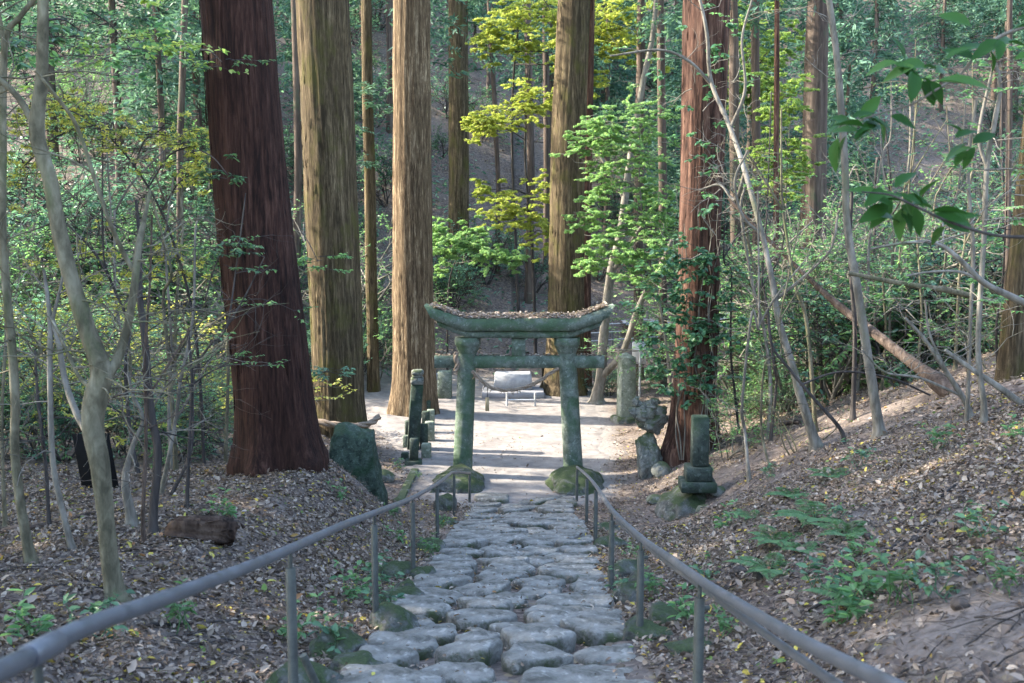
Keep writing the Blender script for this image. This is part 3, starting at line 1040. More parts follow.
# monument on a boulder, right
p = at(687, 505, 17.0)
g = p[2]
rock_mb((p[0] + .02, p[1] - .12, g - .10), (1.15, 1.25, .98), 410, 12, .2, 5, cut=.7).build('rock', M['mossy'], None, p, True, 'mossy boulder carrying the dark stepped monument', 'rock')
p = at(697, 489.5, 16.75)
o = thing('stone_monument', 'dark green square monument on a two step plinth on top of a boulder', 'monument', p)
MB().box((p[0], p[1], p[2]), (.60, .52, .18), -.05, (0, 0), .015).build('lower_step', M['dark_stone'], o)
MB().box((p[0] + .01, p[1], p[2] + .184), (.44, .40, .24), -.05, (0, 0), .015).build('upper_step', M['dark_stone'], o)
MB().box((p[0] + .03, p[1], p[2] + .428), (.285, .27, .86), -.05, (0, 0), .02, .98).build('shaft', M['dark_stone'], o)
# mossy rock stack
p = at(647, 477, 20.4)
rock_mb((p[0], p[1], p[2] + .38), (.62, .6, 1.25), 421, 14, .34, 5, cut=.55).build('rock', M['pale_mossy'], None, p, True, 'upright mossy rock carrying a craggy stone at the right of the gate', 'rock')
p2 = at(648, 415, 20.5)
mb = rock_mb((p2[0] + .06, p2[1], p2[2] - .14), (.86, .6, .56), 433, 13, .4, 5, cut=.6)
mb.v[0] = mb.v[0] + 0
for k, (dx, dz, w) in enumerate(((-.2, .12, .34), (.02, .2, .3), (.2, .1, .34), (-.26, .3, .22), (.12, .3, .2), (-.05, .05, .4))):
    sub = rock_mb((p2[0] + dx, p2[1] - .1, p2[2] + dz), (w * 1.15, w, w * .95), 440 + k, 11, .45, 4, cut=.55)
    mb.add(sub.v[0], ICO[4][1])
mb.build('rock', M['pale_mossy'], None, p2, True, 'craggy moss covered stone perched on the upright rock', 'rock')
for k, (px, py, d, w, h) in enumerate([(661, 478, 20.0, .4, .4), (672, 470, 20.8, .44, .36), (655, 500, 17.6, .34, .2), (705, 511, 16.2, .34, .22), (718, 500, 16.6, .3, .2), (676, 513, 16.1, .2, .14)]):
    p = at(px, py, d)
    rock_mb((p[0], p[1], float(ground(p[0], p[1])) + h * .2), (w, w * .8, h), 460 + k, 8, .12, 4).build('rock', M['pale_mossy'], None, p, True,
        ['grey stone tucked right of the upright mossy rock', 'rounded stone at the foot of the ivy covered cedar', 'low stone left of the monument boulder', 'small stone under the right side of the monument boulder', 'pale stone on the leaf slope right of the monument', 'pebble sized stone in front of the monument boulder'][k], 'rock')
# tall square monument
p = at(626, 421, 27.0)
o = thing('stone_monument', 'tall square green grey stone monument with a pointed top by the signpost', 'monument', p)
mb = MB()
hh = 70 * 27 / FPX
cs, sn = math.cos(.26), math.sin(.26)
V = []
for (z, w) in ((0.12, .215), (hh - .12, .195)):
    for (a, b) in ((-1, -1), (1, -1), (1, 1), (-1, 1)):
        x, y = a * w, b * w * .9
        V.append([p[0] + x * cs - y * sn, p[1] + x * sn + y * cs, p[2] + z])
V.append([p[0] - .06, p[1], p[2] + hh + .03])
mb.add(V, [[0, 1, 5, 4], [1, 2, 6, 5], [2, 3, 7, 6], [3, 0, 4, 7]])
mb.add(V, [[4, 5, 8], [5, 6, 8], [6, 7, 8], [7, 4, 8]])
mb.build('shaft', M['monument'], o)
MB().box((p[0], p[1], p[2] - .1), (.72, .62, .25), .26, (0, 0), .05).build('base', M['pale_mossy'], o)
# sign on a pole seen from behind
p = at(639.5, 400, 30.5)
p[2] = float(ground(p[0], p[1]))
o = thing('signpost', 'grey metal sign board on a pale pole beside the tall monument', 'sign', p)
zt = at(639, 342, 30.5)[2]
MB().tube([[p[0], p[1], p[2] - .1], [p[0], p[1], zt - .03]], .035, 12).build('pole', M['galv'], o, smooth=True)
MB().box((p[0] - .03, p[1] + .06, zt - .69), (.42, .035, .69), -.1, (0, 0), .008).build('board', M['galv'], o)
# basin, step, posts behind the gate
p = at(513, 396, 31.0)
p[2] = float(ground(p[0], p[1])) - .03
top = at(513, 373, 31.3)[2]
o = thing('stone_basin', 'pale concrete basin on a low step behind the torii', 'basin', p)
MB().box((p[0], p[1] + .3, p[2]), (1.95, 1.5, .24), 0, (0, 0), .03).build('step', M['road'], o)
mb = MB().box((p[0], p[1] + .4, p[2] + .243), (1.24, .75, top - p[2] - .243), 0, (0, 0), .04, .94)
mb.build('body', M['conc'], o)
p = at(543, 397, 32.6)
p[2] = float(ground(p[0], p[1])) - .1
MB().tube([p, [p[0], p[1], at(541, 368, 32.6)[2]]], .05, 10).build('bollard', M['black'], None, p, True, 'thin dark post right of the concrete basin', 'post')
p = at(521, 400.5, 29.4)
z0 = float(ground(p[0], p[1]))
o = thing('low_barrier', 'low white metal barrier standing in front of the concrete basin', 'barrier', (p[0], p[1], z0))
for dx in (-.42, .42):
    MB().tube([[p[0] + dx, p[1], z0 - .05], [p[0] + dx, p[1], z0 + .42]], .032, 10).build('post', M['galv'], o, smooth=True)
MB().tube([[p[0] - .39, p[1], z0 + .2], [p[0] + .39, p[1], z0 + .2]], .025, 10).build('rail', M['galv'], o, smooth=True)
block('stone_post', 445, 398, 30.6, .42, .42, .85, 'torii', 'broad green stone post standing behind the left end of the torii tie beam', 'post')
for k, (y_, l) in enumerate(((393, 'lower'), (380, 'upper'))):
    a, b = at(421, y_, 32.5), at(439, y_, 32.5)
    MB().box((b[0] - .3, b[1], b[2]), (1.0, .2, .22), 0, (0, 0), .02).build('stone_bar', M['conc'], None, b, False, f'{l} pale stone bar behind the broad green post', 'stone')
# railing along the road
o = thing('metal_railing', 'dark metal railing running along the road behind the trees', 'railing', (4.0, 36.5, -3))
fx = np.linspace(2.6, 17, 13)
fy = 36.6 + .26 * fx
fz = np.array([float(ground(a, b)) for a, b in zip(fx, fy)])
fz = np.convolve(np.pad(fz, 2, 'edge'), np.ones(5) / 5, 'valid') + .1
o.location = (float(fx[0]), float(fy[0]), float(fz[0]))
for a, b, c_ in zip(fx, fy, fz):
    MB().tube([[a, b, c_ - .4], [a, b, c_ + 1.15]], .035, 8).build('post', M['fence'], o, smooth=True)
for hgt in (1.1, .8, .5):
    MB().tube(np.stack([fx, fy - .035, fz + hgt], -1), .022, 8).build('rail', M['galv'], o, smooth=True)


# ------------------------------------------------------------------ trunks and crowns
def trunk_disp(seed, ridge=.05, flare=.5, fh=.7, z0=0.0, lobes=5):
    def fn(R, th, pts):
        h = np.maximum(pts[:, 2:3] - z0, 0)
        c, s_ = np.cos(th), np.sin(th)
        lob = 1 + .45 * np.cos(th * lobes + seed) + .25 * np.cos(th * (lobes + 2) + seed * 2.1)
        out = R * (1 + flare * np.exp(-h / fh) * lob)
        n = fbm(c * 3.2 + seed, s_ * 3.2, h * .22, seed, 3) + .55 * fbm(c * 10 + seed, s_ * 10, h * .45 + .2 * c, seed + 5, 3) + .35 * vnoise(c * 26, s_ * 26, h * .9, seed + 9)
        gr = np.abs(fbm(c * 5 + seed * 2, s_ * 5, h * .16, seed + 31, 2))
        return out + R * ridge * (n * 1.15 - .55 * np.clip(.07 - gr, 0, 1) / .07 * .5)
    return fn


def big_tree(label, pix, d, mat, seed, flare=.45, ridge=.05, sides=110, step=.06, fh=.6, crown=True, top_h=15.0, cat='tree', group=None, name='cedar_tree', lobes=5):
    """pix: rows of (photo x, photo y, width in photo pixels), from the base up"""
    P = np.array([at(a, b, d) for a, b, w in pix])
    rad = np.array([w / 2 * d / FPX for a, b, w in pix])
    g = float(ground(P[0][0], P[0][1]))
    dirv = P[-1] - P[-2]
    z_end = max(P[-1][2] + 3, top_h)
    ext = P[-1] + dirv * (z_end - P[-1][2]) / dirv[2]
    Q = np.vstack([P, ext])
    rr = np.append(rad, rad[-1] * max(.35, 1 - .05 * (z_end - P[-1][2])))
    zz = np.concatenate([[g - .35], np.arange(g - .2, g + 1.5, step * .8), np.arange(g + 1.5, P[-1][2] + .8, step * 2), np.linspace(P[-1][2] + 1, z_end, 8)])
    zk = Q[:, 2]
    pts = np.stack([np.interp(zz, zk, Q[:, 0]), np.interp(zz, zk, Q[:, 1]), zz], -1)
    pts[:, 0] += .02 * fbm(zz * .6, seed * 3.3, 0, seed, 2)
    r = np.interp(zz, zk, rr)
    base = (P[0][0], P[0][1], g)
    o = thing(name, label, cat, base, group)
    tb = MB().tube(pts, r, sides, trunk_disp(seed, ridge, flare, fh, g, lobes), caps=False)
    if sides >= 90: bark_strips(tb, pts, r, seed, 350, g)
    tb.build('trunk', M[mat], o, smooth=True)
    if crown:
        cb = MB()
        rg = np.random.default_rng(seed)
        cedar_crown(cb, pts[-1], 7.5, 2.2, 34, rg, base_drop=5.5)
        cb.build('crown', M['cedar'], o)
    return o, pts, r


def cedar_crown(mb, top, height, spread, nb, rg, base_drop=None, card=.30, per=26, drop0=0.0):
    """drooping sprays along whorled boughs, the crown's tip at `top` raised by a third of height"""
    for k in range(nb):
        f = (k + rg.uniform(0, 1)) / nb
        z = top[2] - (base_drop if base_drop else height) * (1 - f) + f * 1.5
        a = rg.uniform(0, 2 * math.pi)
        L = spread * (1 - .75 * f) * rg.uniform(.6, 1.15)
        t = np.linspace(.1, 1, 7)
        bx = np.stack([top[0] + np.cos(a) * L * t, top[1] + np.sin(a) * L * t, z + .25 * L * t - .55 * L * t ** 2], -1)
        mb.tube(bx[::2], np.linspace(.03, .006, 4), 4, caps=False, val=0)
        n = int(per * (.5 + L / spread))
        ts = rg.uniform(.25, 1.02, n)
        pos = np.stack([np.interp(ts, t, bx[:, q]) for q in range(3)], -1)
        off = rg.normal(0, .16, (n, 3))
        dd = np.stack([np.cos(a) + rg.normal(0, .7, n), np.sin(a) + rg.normal(0, .7, n), rg.normal(-.35, .4, n)], -1)
        for q in range(2):
            d2 = dd + rg.normal(0, .45, (n, 3))
            mb.leaves(pos + off, d2, rg.normal(0, 1, (n, 3)) + [0, 0, .8], card * rg.uniform(.6, 1.2, n), card * .26, rg.uniform(0, 1, n), 'dia')


def grow(segs, twigs, p, d, L, r, level, rg, flat=0.0, up=.05, nsub=5, ang=.8, wob=.16, short=.62):
    n = 5
    pts = [np.array(p, float)]
    d = unit(d)
    for i in range(n):
        d = unit(d + rg.normal(0, wob, 3) + np.array([0, 0, up]))
        if flat: d = unit(d * np.array([1, 1, 1 - flat]))
        pts.append(pts[-1] + d * L / n)
    pts = np.array(pts)
    segs.append((pts, np.linspace(r, r * .4, n + 1)))
    if level <= 0:
        twigs.append(pts)
        return
    for k in range(nsub):
        t = rg.uniform(.3, 1.0) * n
        i = min(int(t), n - 1)
        s = pts[i] + (pts[i + 1] - pts[i]) * (t - i)
        ax = unit(rg.normal(size=3))
        side = unit(np.cross(d, ax))
        if flat: side = unit(side * np.array([1, 1, .25]))
        nd = d * math.cos(ang) + side * math.sin(ang)
        grow(segs, twigs, s, nd, L * short * rg.uniform(.7, 1.15), r * .5, level - 1, rg, flat, up, nsub, ang, wob, short)


def twig_leaves(mb, twigs, per, L, W, rg, shape='leaf', droop=.25, jitter=.35, vr=(0, 1)):
    T = np.array(twigs)                                  # k x 6 x 3
    k = len(T)
    t = rg.uniform(.15, 1.0, (k, per)) * 5
    i = np.minimum(t.astype(int), 4)
    fr = (t - i)[..., None]
    K = np.arange(k)[:, None]
    pos = T[K, i] * (1 - fr) + T[K, i + 1] * fr
    d = unit(T[K, i + 1] - T[K, i])
    side = np.where(rg.uniform(size=(k, per)) < .5, -1.0, 1.0)[..., None]
    b = unit(np.cross(d, np.array([0, 0, 1.0])))
    dd = unit(d * rg.uniform(.2, .9, (k, per, 1)) + b * side + rg.normal(0, .25, (k, per, 3)) - np.array([0, 0, droop]))
    nn = unit(rg.normal(0, jitter, (k, per, 3)) + np.array([0, 0, 1.0]))
    N = k * per
    sc = rg.uniform(.6, 1.2, N)
    mb.leaves(pos.reshape(-1, 3), dd.reshape(-1, 3), nn.reshape(-1, 3), L * sc, W * sc, rg.uniform(vr[0], vr[1], N), shape)


def stems_mb(segs, sides=5, mb=None, mi=0):
    mb = mb or MB()
    mb.mi = mi
    for p, r in segs:
        mb.tube(p, r, sides if r[0] > .012 else 4, caps=False)
    return mb


def shrub_proto(seed, leafmat, barkmat, height, stems, per, L, W, level=2, nsub=5, shape='leaf', flat=0.0, spread=.7, ang=.85, vr=(0, 1)):
    rg = np.random.default_rng(seed)
    segs, twigs = [], []
    for k in range(stems):
        a = rg.uniform(0, 6.28)
        grow(segs, twigs, [rg.normal(0, .08), rg.normal(0, .08), -.1], [math.cos(a) * spread, math.sin(a) * spread, 1], height * rg.uniform(.55, .8), .012 * height, level, rg, flat, .04, nsub, ang)
    o = thing('shrub', 'x', 'shrub', (0, 0, 0))
    stems_mb(segs).build('stem', M[barkmat], o, smooth=True)
    mb = MB()
    twig_leaves(mb, twigs, per, L, W, rg, shape, vr=vr)
    mb.build('foliage', M[leafmat], o)
    return o


# the great cedars
big_tree('massive dark red cedar with broad flared base left of the path', [(282, 488, 76), (278, 440, 76), (267, 330, 75), (256, 240, 73), (248, 160, 71), (242, 80, 69), (236, 0, 68)], 13.0, 'bark_red', 3, .30, .036, 150, .05, .38)
big_tree('thick brown cedar behind the green slab rock', [(340, 440, 56), (339, 400, 51), (336, 300, 51), (331, 200, 51), (327, 100, 51), (322, 0, 51)], 23.0, 'bark_brown', 8, .12, .05, 100, .08, .6)
big_tree('straight pale barked cedar lit from the side, left of the torii', [(413, 412, 44), (414, 380, 42), (413, 300, 40), (412, 200, 38), (412, 100, 37), (412, 0, 36)], 28.0, 'bark_pale', 13, .17, .05, 100, .08, .7)
big_tree('slender mossy cedar between the two thick left cedars', [(374, 404, 12), (372, 300, 11.5), (369, 150, 11), (366, 0, 10)], 31.0, 'bark_brown', 17, .15, .04, 40, .2, .5, True)
big_tree('brown cedar rising behind the left half of the torii', [(460, 372, 23), (459, 300, 21), (459, 150, 20), (458, 0, 19)], 41.0, 'bark_brown', 23, .2, .05, 50, .2, .6)
big_tree('tall brown cedar right behind the torii lintel', [(564, 402, 44), (565, 380, 37), (566, 300, 36), (567, 200, 34), (570, 100, 33), (574, 0, 31)], 31.5, 'bark_brown', 29, .2, .05, 90, .08, .7)
big_tree('reddish cedar wrapped in ivy beside the right monument', [(692, 462, 44), (694, 420, 44), (695, 380, 41), (698, 300, 41), (701, 200, 41), (704, 100, 43), (707, 0, 45)], 20.5, 'bark_orange', 31, .35, .06, 110, .06, .55, lobes=4)
big_tree('dark slim cedar standing beyond the right bank', [(810, 400, 26), (811, 300, 26), (814, 180, 24), (816, 60, 22), (818, 0, 20)], 30.0, 'bark_far', 37, .2, .05, 50, .2, .6)
big_tree('brown trunk at the right edge of the leaf bank', [(1009, 392, 24), (1013, 320, 22), (1024, 220, 21), (1034, 120, 20), (1044, 0, 19)], 15.0, 'bark_brown', 41, .2, .04, 50, .12, .5)
big_tree('thin brown trunk in the thicket at the far right', [(1006, 385, 7), (1008, 250, 6), (1009, 120, 5.5), (1010, 0, 5)], 17.0, 'bark_far', 43, .1, .03, 20, .3, .4, False, 8)
for k, (px, py, w, d, lab) in enumerate([(180, 300, 7, 34, 'thin mossy trunk on the hillside left of the dark red cedar'), (296, 300, 8, 36, 'thin trunk seen between the two big left cedars'), (736, 400, 11, 29, 'thin dark trunk just right of the ivy covered cedar'), (756, 400, 9, 31, 'slim dark trunk second to the right of the ivy covered cedar'),
                                         (497, 330, 5, 43, 'thin bluish pole like trunk above the torii lintel'), (528, 330, 8, 42, 'thin dark trunk above the middle of the torii lintel'), (546, 330, 7, 45, 'dark trunk just left of the tall brown cedar'), (639, 380, 10, 34, 'thin dark trunk behind the signpost'), (662, 390, 9, 32, 'thin mossy trunk left of the ivy covered cedar'),
                                         (586, 390, 11, 33, 'reddish thin trunk touching the tall brown cedar'), (430, 340, 8, 37, 'dark trunk right behind the pale barked cedar'), (398, 200, 9, 44, 'pale brown trunk behind the pale barked cedar'), (780, 420, 6, 26, 'thin reddish stem behind the crooked pale tree')]):
    big_tree(lab, [(px, py, w), (px + RNG.normal(0, 2), py - 150, w * .95), (px + RNG.normal(0, 4), py - 320, w * .9)], d, 'bark_far' if k not in (9, 12) else 'bark_orange', 50 + k, .15, .04, 24, .3, .5, k % 2 == 0, 13)


# ------------------------------------------------------------------ saplings drawn limb by limb
def limb_tree(name, label, limbs, mat, cat='tree', group=None, leaves=None, sides=12, root=True):
    """limbs: lists of (photo x, photo y, width px, distance); the first is the trunk, the others branches"""
    first = limbs[0]
    b = at(first[0][0], first[0][1], first[0][3])
    if root:
        b[2] = float(ground(b[0], b[1]))
    o = thing(name, label, cat, b, group)
    o['_o'] = [float(q) for q in b]
    tw = []
    for k, L in enumerate(limbs):
        P = np.array([at(a, c, d) for a, c, w, d in L])
        R = np.array([w / 2 * d / FPX for a, c, w, d in L])
        if k == 0 and root:
            P = np.vstack([[P[0][0], P[0][1], b[2] - .15], P]) if P[0][2] - b[2] > -.05 else P
            if len(P) > len(R): R = np.insert(R, 0, R[0] * 1.1)
            P[0][2] = min(P[0][2], b[2] - .12)
        Q = catmull(P, 7)
        rr = np.interp(np.linspace(0, 1, len(Q)), np.linspace(0, 1, len(R)), R)
        if k == 0 and root:
            rr = rr * (1 + .7 * np.exp(-np.maximum(Q[:, 2] - b[2], 0) / .07))
        sd = int(RNG.integers(0, 999))
        lm_ = MB().tube(Q, rr, sides, lambda RR, th, p: RR * (1 + .16 * fbm(np.cos(th) * 1.3 + sd, np.sin(th) * 1.3, p[:, 2:3] * 4 + p[:, :1] * 2, sd, 3)))
        rgt = np.random.default_rng(sd + 7)
        for q in range(9 if k == 0 else 5):
            i = int(rgt.uniform(.35, .98) * (len(Q) - 1))
            if Q[i][2] - b[2] < .5: continue
            a = rgt.uniform(0, 6.28)
            sg, _t = [], []
            grow(sg, _t, Q[i], [math.cos(a), math.sin(a) * .6, rgt.uniform(-.1, .7)], rgt.uniform(.35, 1.0), min(.007, rr[i] * .5), 1, rgt, 0, .01, 3, .7, .22)
            for sp_, sr_ in sg: lm_.tube(sp_, sr_, 4, caps=False)
        lm_.build('trunk' if k == 0 else 'branch', M[mat], o, smooth=True)
        tw.append(Q)
    if leaves:
        lm, n, ll, lw, zmin = leaves
        rg = np.random.default_rng(int(abs(b[0]) * 1000) + n)
        segs, twigs = [], []
        for Q in tw:
            m = max(2, int(n * len(Q) / sum(len(q) for q in tw)))
            for q in range(m):
                i = rg.integers(len(Q) // 3, len(Q))
                if Q[i][2] - b[2] < zmin: continue
                a = rg.uniform(0, 6.28)
                grow(segs, twigs, Q[i], [math.cos(a), math.sin(a), .3], rg.uniform(.3, .8), .006, 1, rg, .3, .02, 3)
        if twigs:
            mb = stems_mb(segs, 4, None, 1)
            mb.mi = 0
            twig_leaves(mb, twigs, 9, ll, lw, rg)
            mb.build('foliage', [M[lm], M[mat]], o)
    if '_o' in o: del o['_o']
    return o


D1 = 6.5
limb_tree('sapling', 'crooked grey green tree forking low in the left foreground', [
    [(117, 606, 20.0, D1), (110, 560, 17.4, D1), (106, 520, 17.4, D1), (101, 470, 19.1, D1), (93, 425, 21.8, D1), (97, 392, 24.4, D1), (102, 372, 21.8, D1), (89, 335, 17.4, D1), (73, 285, 16.5, D1), (59, 230, 14.8, D1), (50, 180, 13.9, D1), (37, 132, 14.8, D1), (42, 70, 11.3, D1), (43, 0, 10.4, D1), (42, -90, 8.7, D1)],
    [(103, 378, 13.9, D1), (116, 362, 9.6, D1 + .05), (126, 331, 8.7, D1 + .1), (134, 290, 7.8, D1 + .1), (138, 250, 7.0, D1 + .2), (143, 225, 5.2, D1 + .3), (150, 190, 2.6, D1 + .4)],
    [(133, 270, 5.2, D1 + .15), (122, 250, 4.8, D1 + .1), (109, 220, 4.3, D1), (95, 180, 4.3, D1), (76, 125, 3.9, D1 - .1), (55, 95, 3.5, D1 - .2), (35, 70, 2.6, D1 - .3)],
    [(36, 128, 7.8, D1), (20, 100, 6.1, D1), (0, 80, 5.2, D1), (-40, 50, 3.5, D1)],
    [(93, 390, 5.2, D1 + .05), (78, 375, 3.9, D1 + .2), (64, 345, 3.5, D1 + .4), (52, 320, 2.6, D1 + .6)]], 'bark_sap', sides=18)
limb_tree('sapling', 'thin upright grey green stem at the far left', [[(34, 578, 10, 7.5), (23, 520, 10, 7.5), (15, 455, 9, 7.5), (15, 398, 9, 7.5), (12, 348, 8.5, 7.5), (7, 297, 8, 7.5), (3, 230, 7.5, 7.5), (3, 150, 7, 7.5), (5, 44, 6.5, 7.5), (20, 17, 5, 7.5), (38, -5, 4, 7.5)], [(5, 60, 5, 7.5), (0, 20, 4, 7.4), (-12, -20, 3, 7.3)]], 'bark_sap')
limb_tree('sapling', 'slim forked stem with a pale arm left of the crooked tree', [[(76, 560, 6.5, 8), (60, 500, 6, 8), (52, 452, 6, 8), (50, 365, 5.5, 8), (50, 320, 5, 8), (44, 270, 3, 8.1)], [(52, 318, 5, 8), (59, 345, 5.5, 8), (65, 380, 6.5, 8), (76, 412, 7, 7.9), (90, 438, 7, 7.8)], [(50, 330, 4, 8), (62, 280, 3, 8), (66, 240, 2, 8)]], 'bark_white')
limb_tree('sapling', 'dark leaning stem just right of the crooked tree', [[(153, 518, 9, 8.6), (158, 455, 8, 8.6), (151, 412, 8, 8.6), (145, 341, 7, 8.6), (140, 297, 6, 8.6), (140, 250, 4, 8.6), (136, 200, 3, 8.6)]], 'bark_dark')
limb_tree('sapling', 'thin tan stem close beside the dark leaning stem', [[(143, 515, 4, 8.3), (146, 440, 3.5, 8.3), (145, 360, 3, 8.3), (150, 280, 2.5, 8.3), (152, 215, 2, 8.3)], [(146, 400, 2.5, 8.3), (165, 370, 2, 8.4), (190, 330, 1.6, 8.6)]], 'bark_log')
limb_tree('sapling', 'pale crooked low stem behind the dark leaning stem', [[(131, 516, 10, 9), (125, 480, 7, 9), (133, 445, 5, 9), (143, 420, 4, 9), (133, 395, 3.5, 9), (128, 372, 3, 9)], [(143, 425, 3, 9), (160, 395, 2.5, 9), (175, 375, 2, 9)]], 'bark_white')
limb_tree('sapling', 'thin bare stem between the crooked tree and the red cedar', [[(187, 505, 4, 10), (189, 450, 3.5, 10), (192, 385, 3, 10), (188, 330, 2.5, 10)], [(192, 385, 2, 10), (210, 372, 1.6, 10), (228, 365, 1.2, 10)]], 'bark_dark', leaves=('leaf_mid', 6, .05, .025, .8))
limb_tree('sapling', 'faint thin stem close to the left side of the red cedar', [[(226, 450, 4, 15), (228, 380, 3.4, 15), (229, 320, 3, 15)]], 'bark_sap')
limb_tree('sapling', 'thin dark stem low behind the far left stems', [[(46, 470, 3.6, 9), (38, 400, 3, 9), (35, 350, 2.5, 9)]], 'bark_dark')
limb_tree('sapling', 'thin straight stem near the left border', [[(4, 500, 4, 9.5), (2, 420, 3, 9.5), (6, 330, 3, 9.5), (8, 250, 2, 9.5)]], 'bark_sap')
# right side
limb_tree('sapling', 'straight pale slender tree leaning left over the right bank', [[(879, 430, 11, 14), (869, 365, 9.5, 14), (857, 287, 8.5, 14), (847, 225, 7.5, 14), (845, 168, 7, 14), (840, 94, 7, 14), (836, 50, 6.5, 14), (828, -5, 6, 14), (815, -70, 5, 14)]], 'bark_white')
limb_tree('sapling', 'crooked pale tree with bare spreading twigs in front of the ivy cedar', [
    [(817, 449, 11, 16), (801, 398, 9, 16), (792, 365, 8, 16), (779, 321, 7, 16), (772, 280, 6, 16.2), (761, 230, 5.5, 16.5), (744, 168, 5, 17), (729, 125, 4.5, 17.5), (711, 81, 4, 18), (707, 34, 3.5, 18), (699, -5, 3, 18)],
    [(745, 172, 4, 17), (735, 200, 3, 17.2), (720, 185, 2.4, 17.4), (700, 190, 2, 17.6)], [(730, 130, 4, 17.5), (745, 90, 3, 17.3), (742, 40, 2.4, 17.2), (752, 0, 2, 17)],
    [(711, 84, 3.4, 18), (690, 62, 3, 18), (660, 50, 2.4, 18), (610, 56, 2, 18)], [(762, 235, 3.6, 16.5), (742, 215, 3, 16.5), (735, 180, 2.4, 16.4), (748, 150, 2, 16.3)], [(775, 300, 4, 16.1), (800, 280, 3, 16), (830, 250, 2.4, 15.8), (838, 215, 2, 15.8)]], 'bark_white', leaves=('leaf_mid', 10, .07, .035, 2.5))
limb_tree('fallen_tree', 'thick brown dead trunk leaning from the right bank into the thicket', [[(966, 403, 13, 15.4), (905, 357, 11, 16.4), (872, 331, 10, 17), (838, 305, 8, 17.6), (800, 270, 4, 18), (761, 232, 3.5, 18.4), (728, 198, 3, 18.8)]], 'bark_log', 'trunk')
limb_tree('sapling', 'pale forked slender tree in the thicket at the right', [[(984, 405, 6, 12), (978, 348, 5.5, 12), (984, 235, 5, 12), (987, 165, 5, 12), (995, 120, 4.5, 12), (1000, 84, 4, 12), (990, 47, 3, 12)], [(987, 168, 4, 12), (979, 135, 3.5, 12), (990, 80, 3, 12), (994, 60, 2, 12)]], 'bark_white', leaves=('leaf_mid', 16, .07, .04, 1.2))
limb_tree('sapling', 'thin bent pale stem left of the forked slender tree', [[(968, 392, 4, 12.5), (970, 330, 3.4, 12.5), (973, 250, 4, 12.5), (968, 170, 3.5, 12.5), (976, 100, 3, 12.5)]], 'bark_white', leaves=('leaf_mid', 8, .07, .04, 1.5))
limb_tree('sapling', 'curving bare grey branch tree reaching in from the right border', [[(1040, 310, 8, 8), (1012, 297, 7, 8), (983, 282, 6, 8), (958, 258, 5, 8), (936, 243, 4, 8), (905, 243, 3, 8), (870, 249, 2, 8)], [(983, 282, 3.6, 8), (960, 272, 3, 8), (930, 272, 2.2, 8), (906, 276, 1.6, 8)]], 'bark_white', root=False)
limb_tree('fallen_branch', 'long thin brown pole lying across the right thicket', [[(1000, 304, 6, 13), (950, 291, 6, 13), (905, 284, 5, 13), (848, 273, 4, 13)]], 'bark_sap', 'branch', root=False)
limb_tree('fallen_branch', 'fallen pale trunk slanting down at the right border', [[(1030, 410, 7, 12), (1000, 388, 6.5, 12), (970, 368, 5, 12), (945, 350, 4, 12)]], 'bark_white', 'branch', root=False)
limb_tree('sapling', 'slender bare grey shoots leaning left on the crest of the right bank', [[(968, 408, 6, 13), (945, 370, 5, 13), (925, 340, 4, 13), (905, 318, 3, 13)], [(950, 378, 3, 13), (930, 335, 2.4, 13), (925, 300, 2, 13)], [(960, 395, 3, 13), (920, 378, 2.6, 13), (885, 372, 2, 13), (862, 350, 1.6, 13)]], 'bark_white')
limb_tree('sapling', 'dark bare arching stem rising beside the crooked pale tree', [[(842, 432, 4, 14.5), (815, 400, 3.6, 14.5), (790, 370, 3, 14.5), (772, 345, 2.6, 14.5), (768, 310, 2, 14.5)], [(800, 385, 2.4, 14.5), (840, 372, 2, 14.6), (890, 378, 2, 14.8), (930, 395, 2, 15)]], 'bark_dark')
limb_tree('sapling', 'thin dark stem behind the straight pale slender tree', [[(853, 410, 5, 17), (855, 330, 4.5, 17), (850, 260, 4, 17), (852, 190, 3, 17)]], 'bark_dark', leaves=('leaf_mid', 10, .08, .04, 2))
def thin_saplings(n, plo, phi, dlo, dhi, label, group):
    rg = np.random.default_rng(n * 7)
    for k in range(n):
        px, d = rg.uniform(plo, phi), rg.uniform(dlo, dhi)
        g0 = float(ground((px - CX) / FPX * d, d))
        base_y = CY - FPX * math.tan(math.atan2(g0 - EYE, d) + PITCH)
        L, x, w = [], px, rg.uniform(2.6, 5)
        ln = rg.normal(0, .12)
        for q in range(7):
            L.append((x, base_y - q * rg.uniform(38, 60), w * (1 - .11 * q), d + rg.normal(0, .1)))
            x += ln * 48 + rg.normal(0, 6)
        k2 = int(rg.integers(2, 5))
        sd_ = rg.choice([-1, 1])
        br = [L[k2], (L[k2][0] + sd_ * 18, L[k2][1] - 30, w * .5, d), (L[k2][0] + sd_ * rg.uniform(25, 60), L[k2][1] - 70, w * .3, d)]
        br[0] = (L[k2][0], L[k2][1], w * .6, L[k2][3])
        limb_tree('sapling', label, [L, br], ['bark_white', 'bark_sap', 'bark_dark'][k % 3], group=group, sides=7, leaves=('leaf_mid', 5, .06, .03, 1.5) if k % 2 else None)


thin_saplings(20, 735, 1015, 15, 24, 'thin bare sapling tangled among others in the thicket above the right bank', 'thin saplings of the right thicket')
thin_saplings(8, 15, 215, 11, 19, 'thin bare sapling standing in the scrub left of the dark red cedar', 'thin saplings of the left scrub')
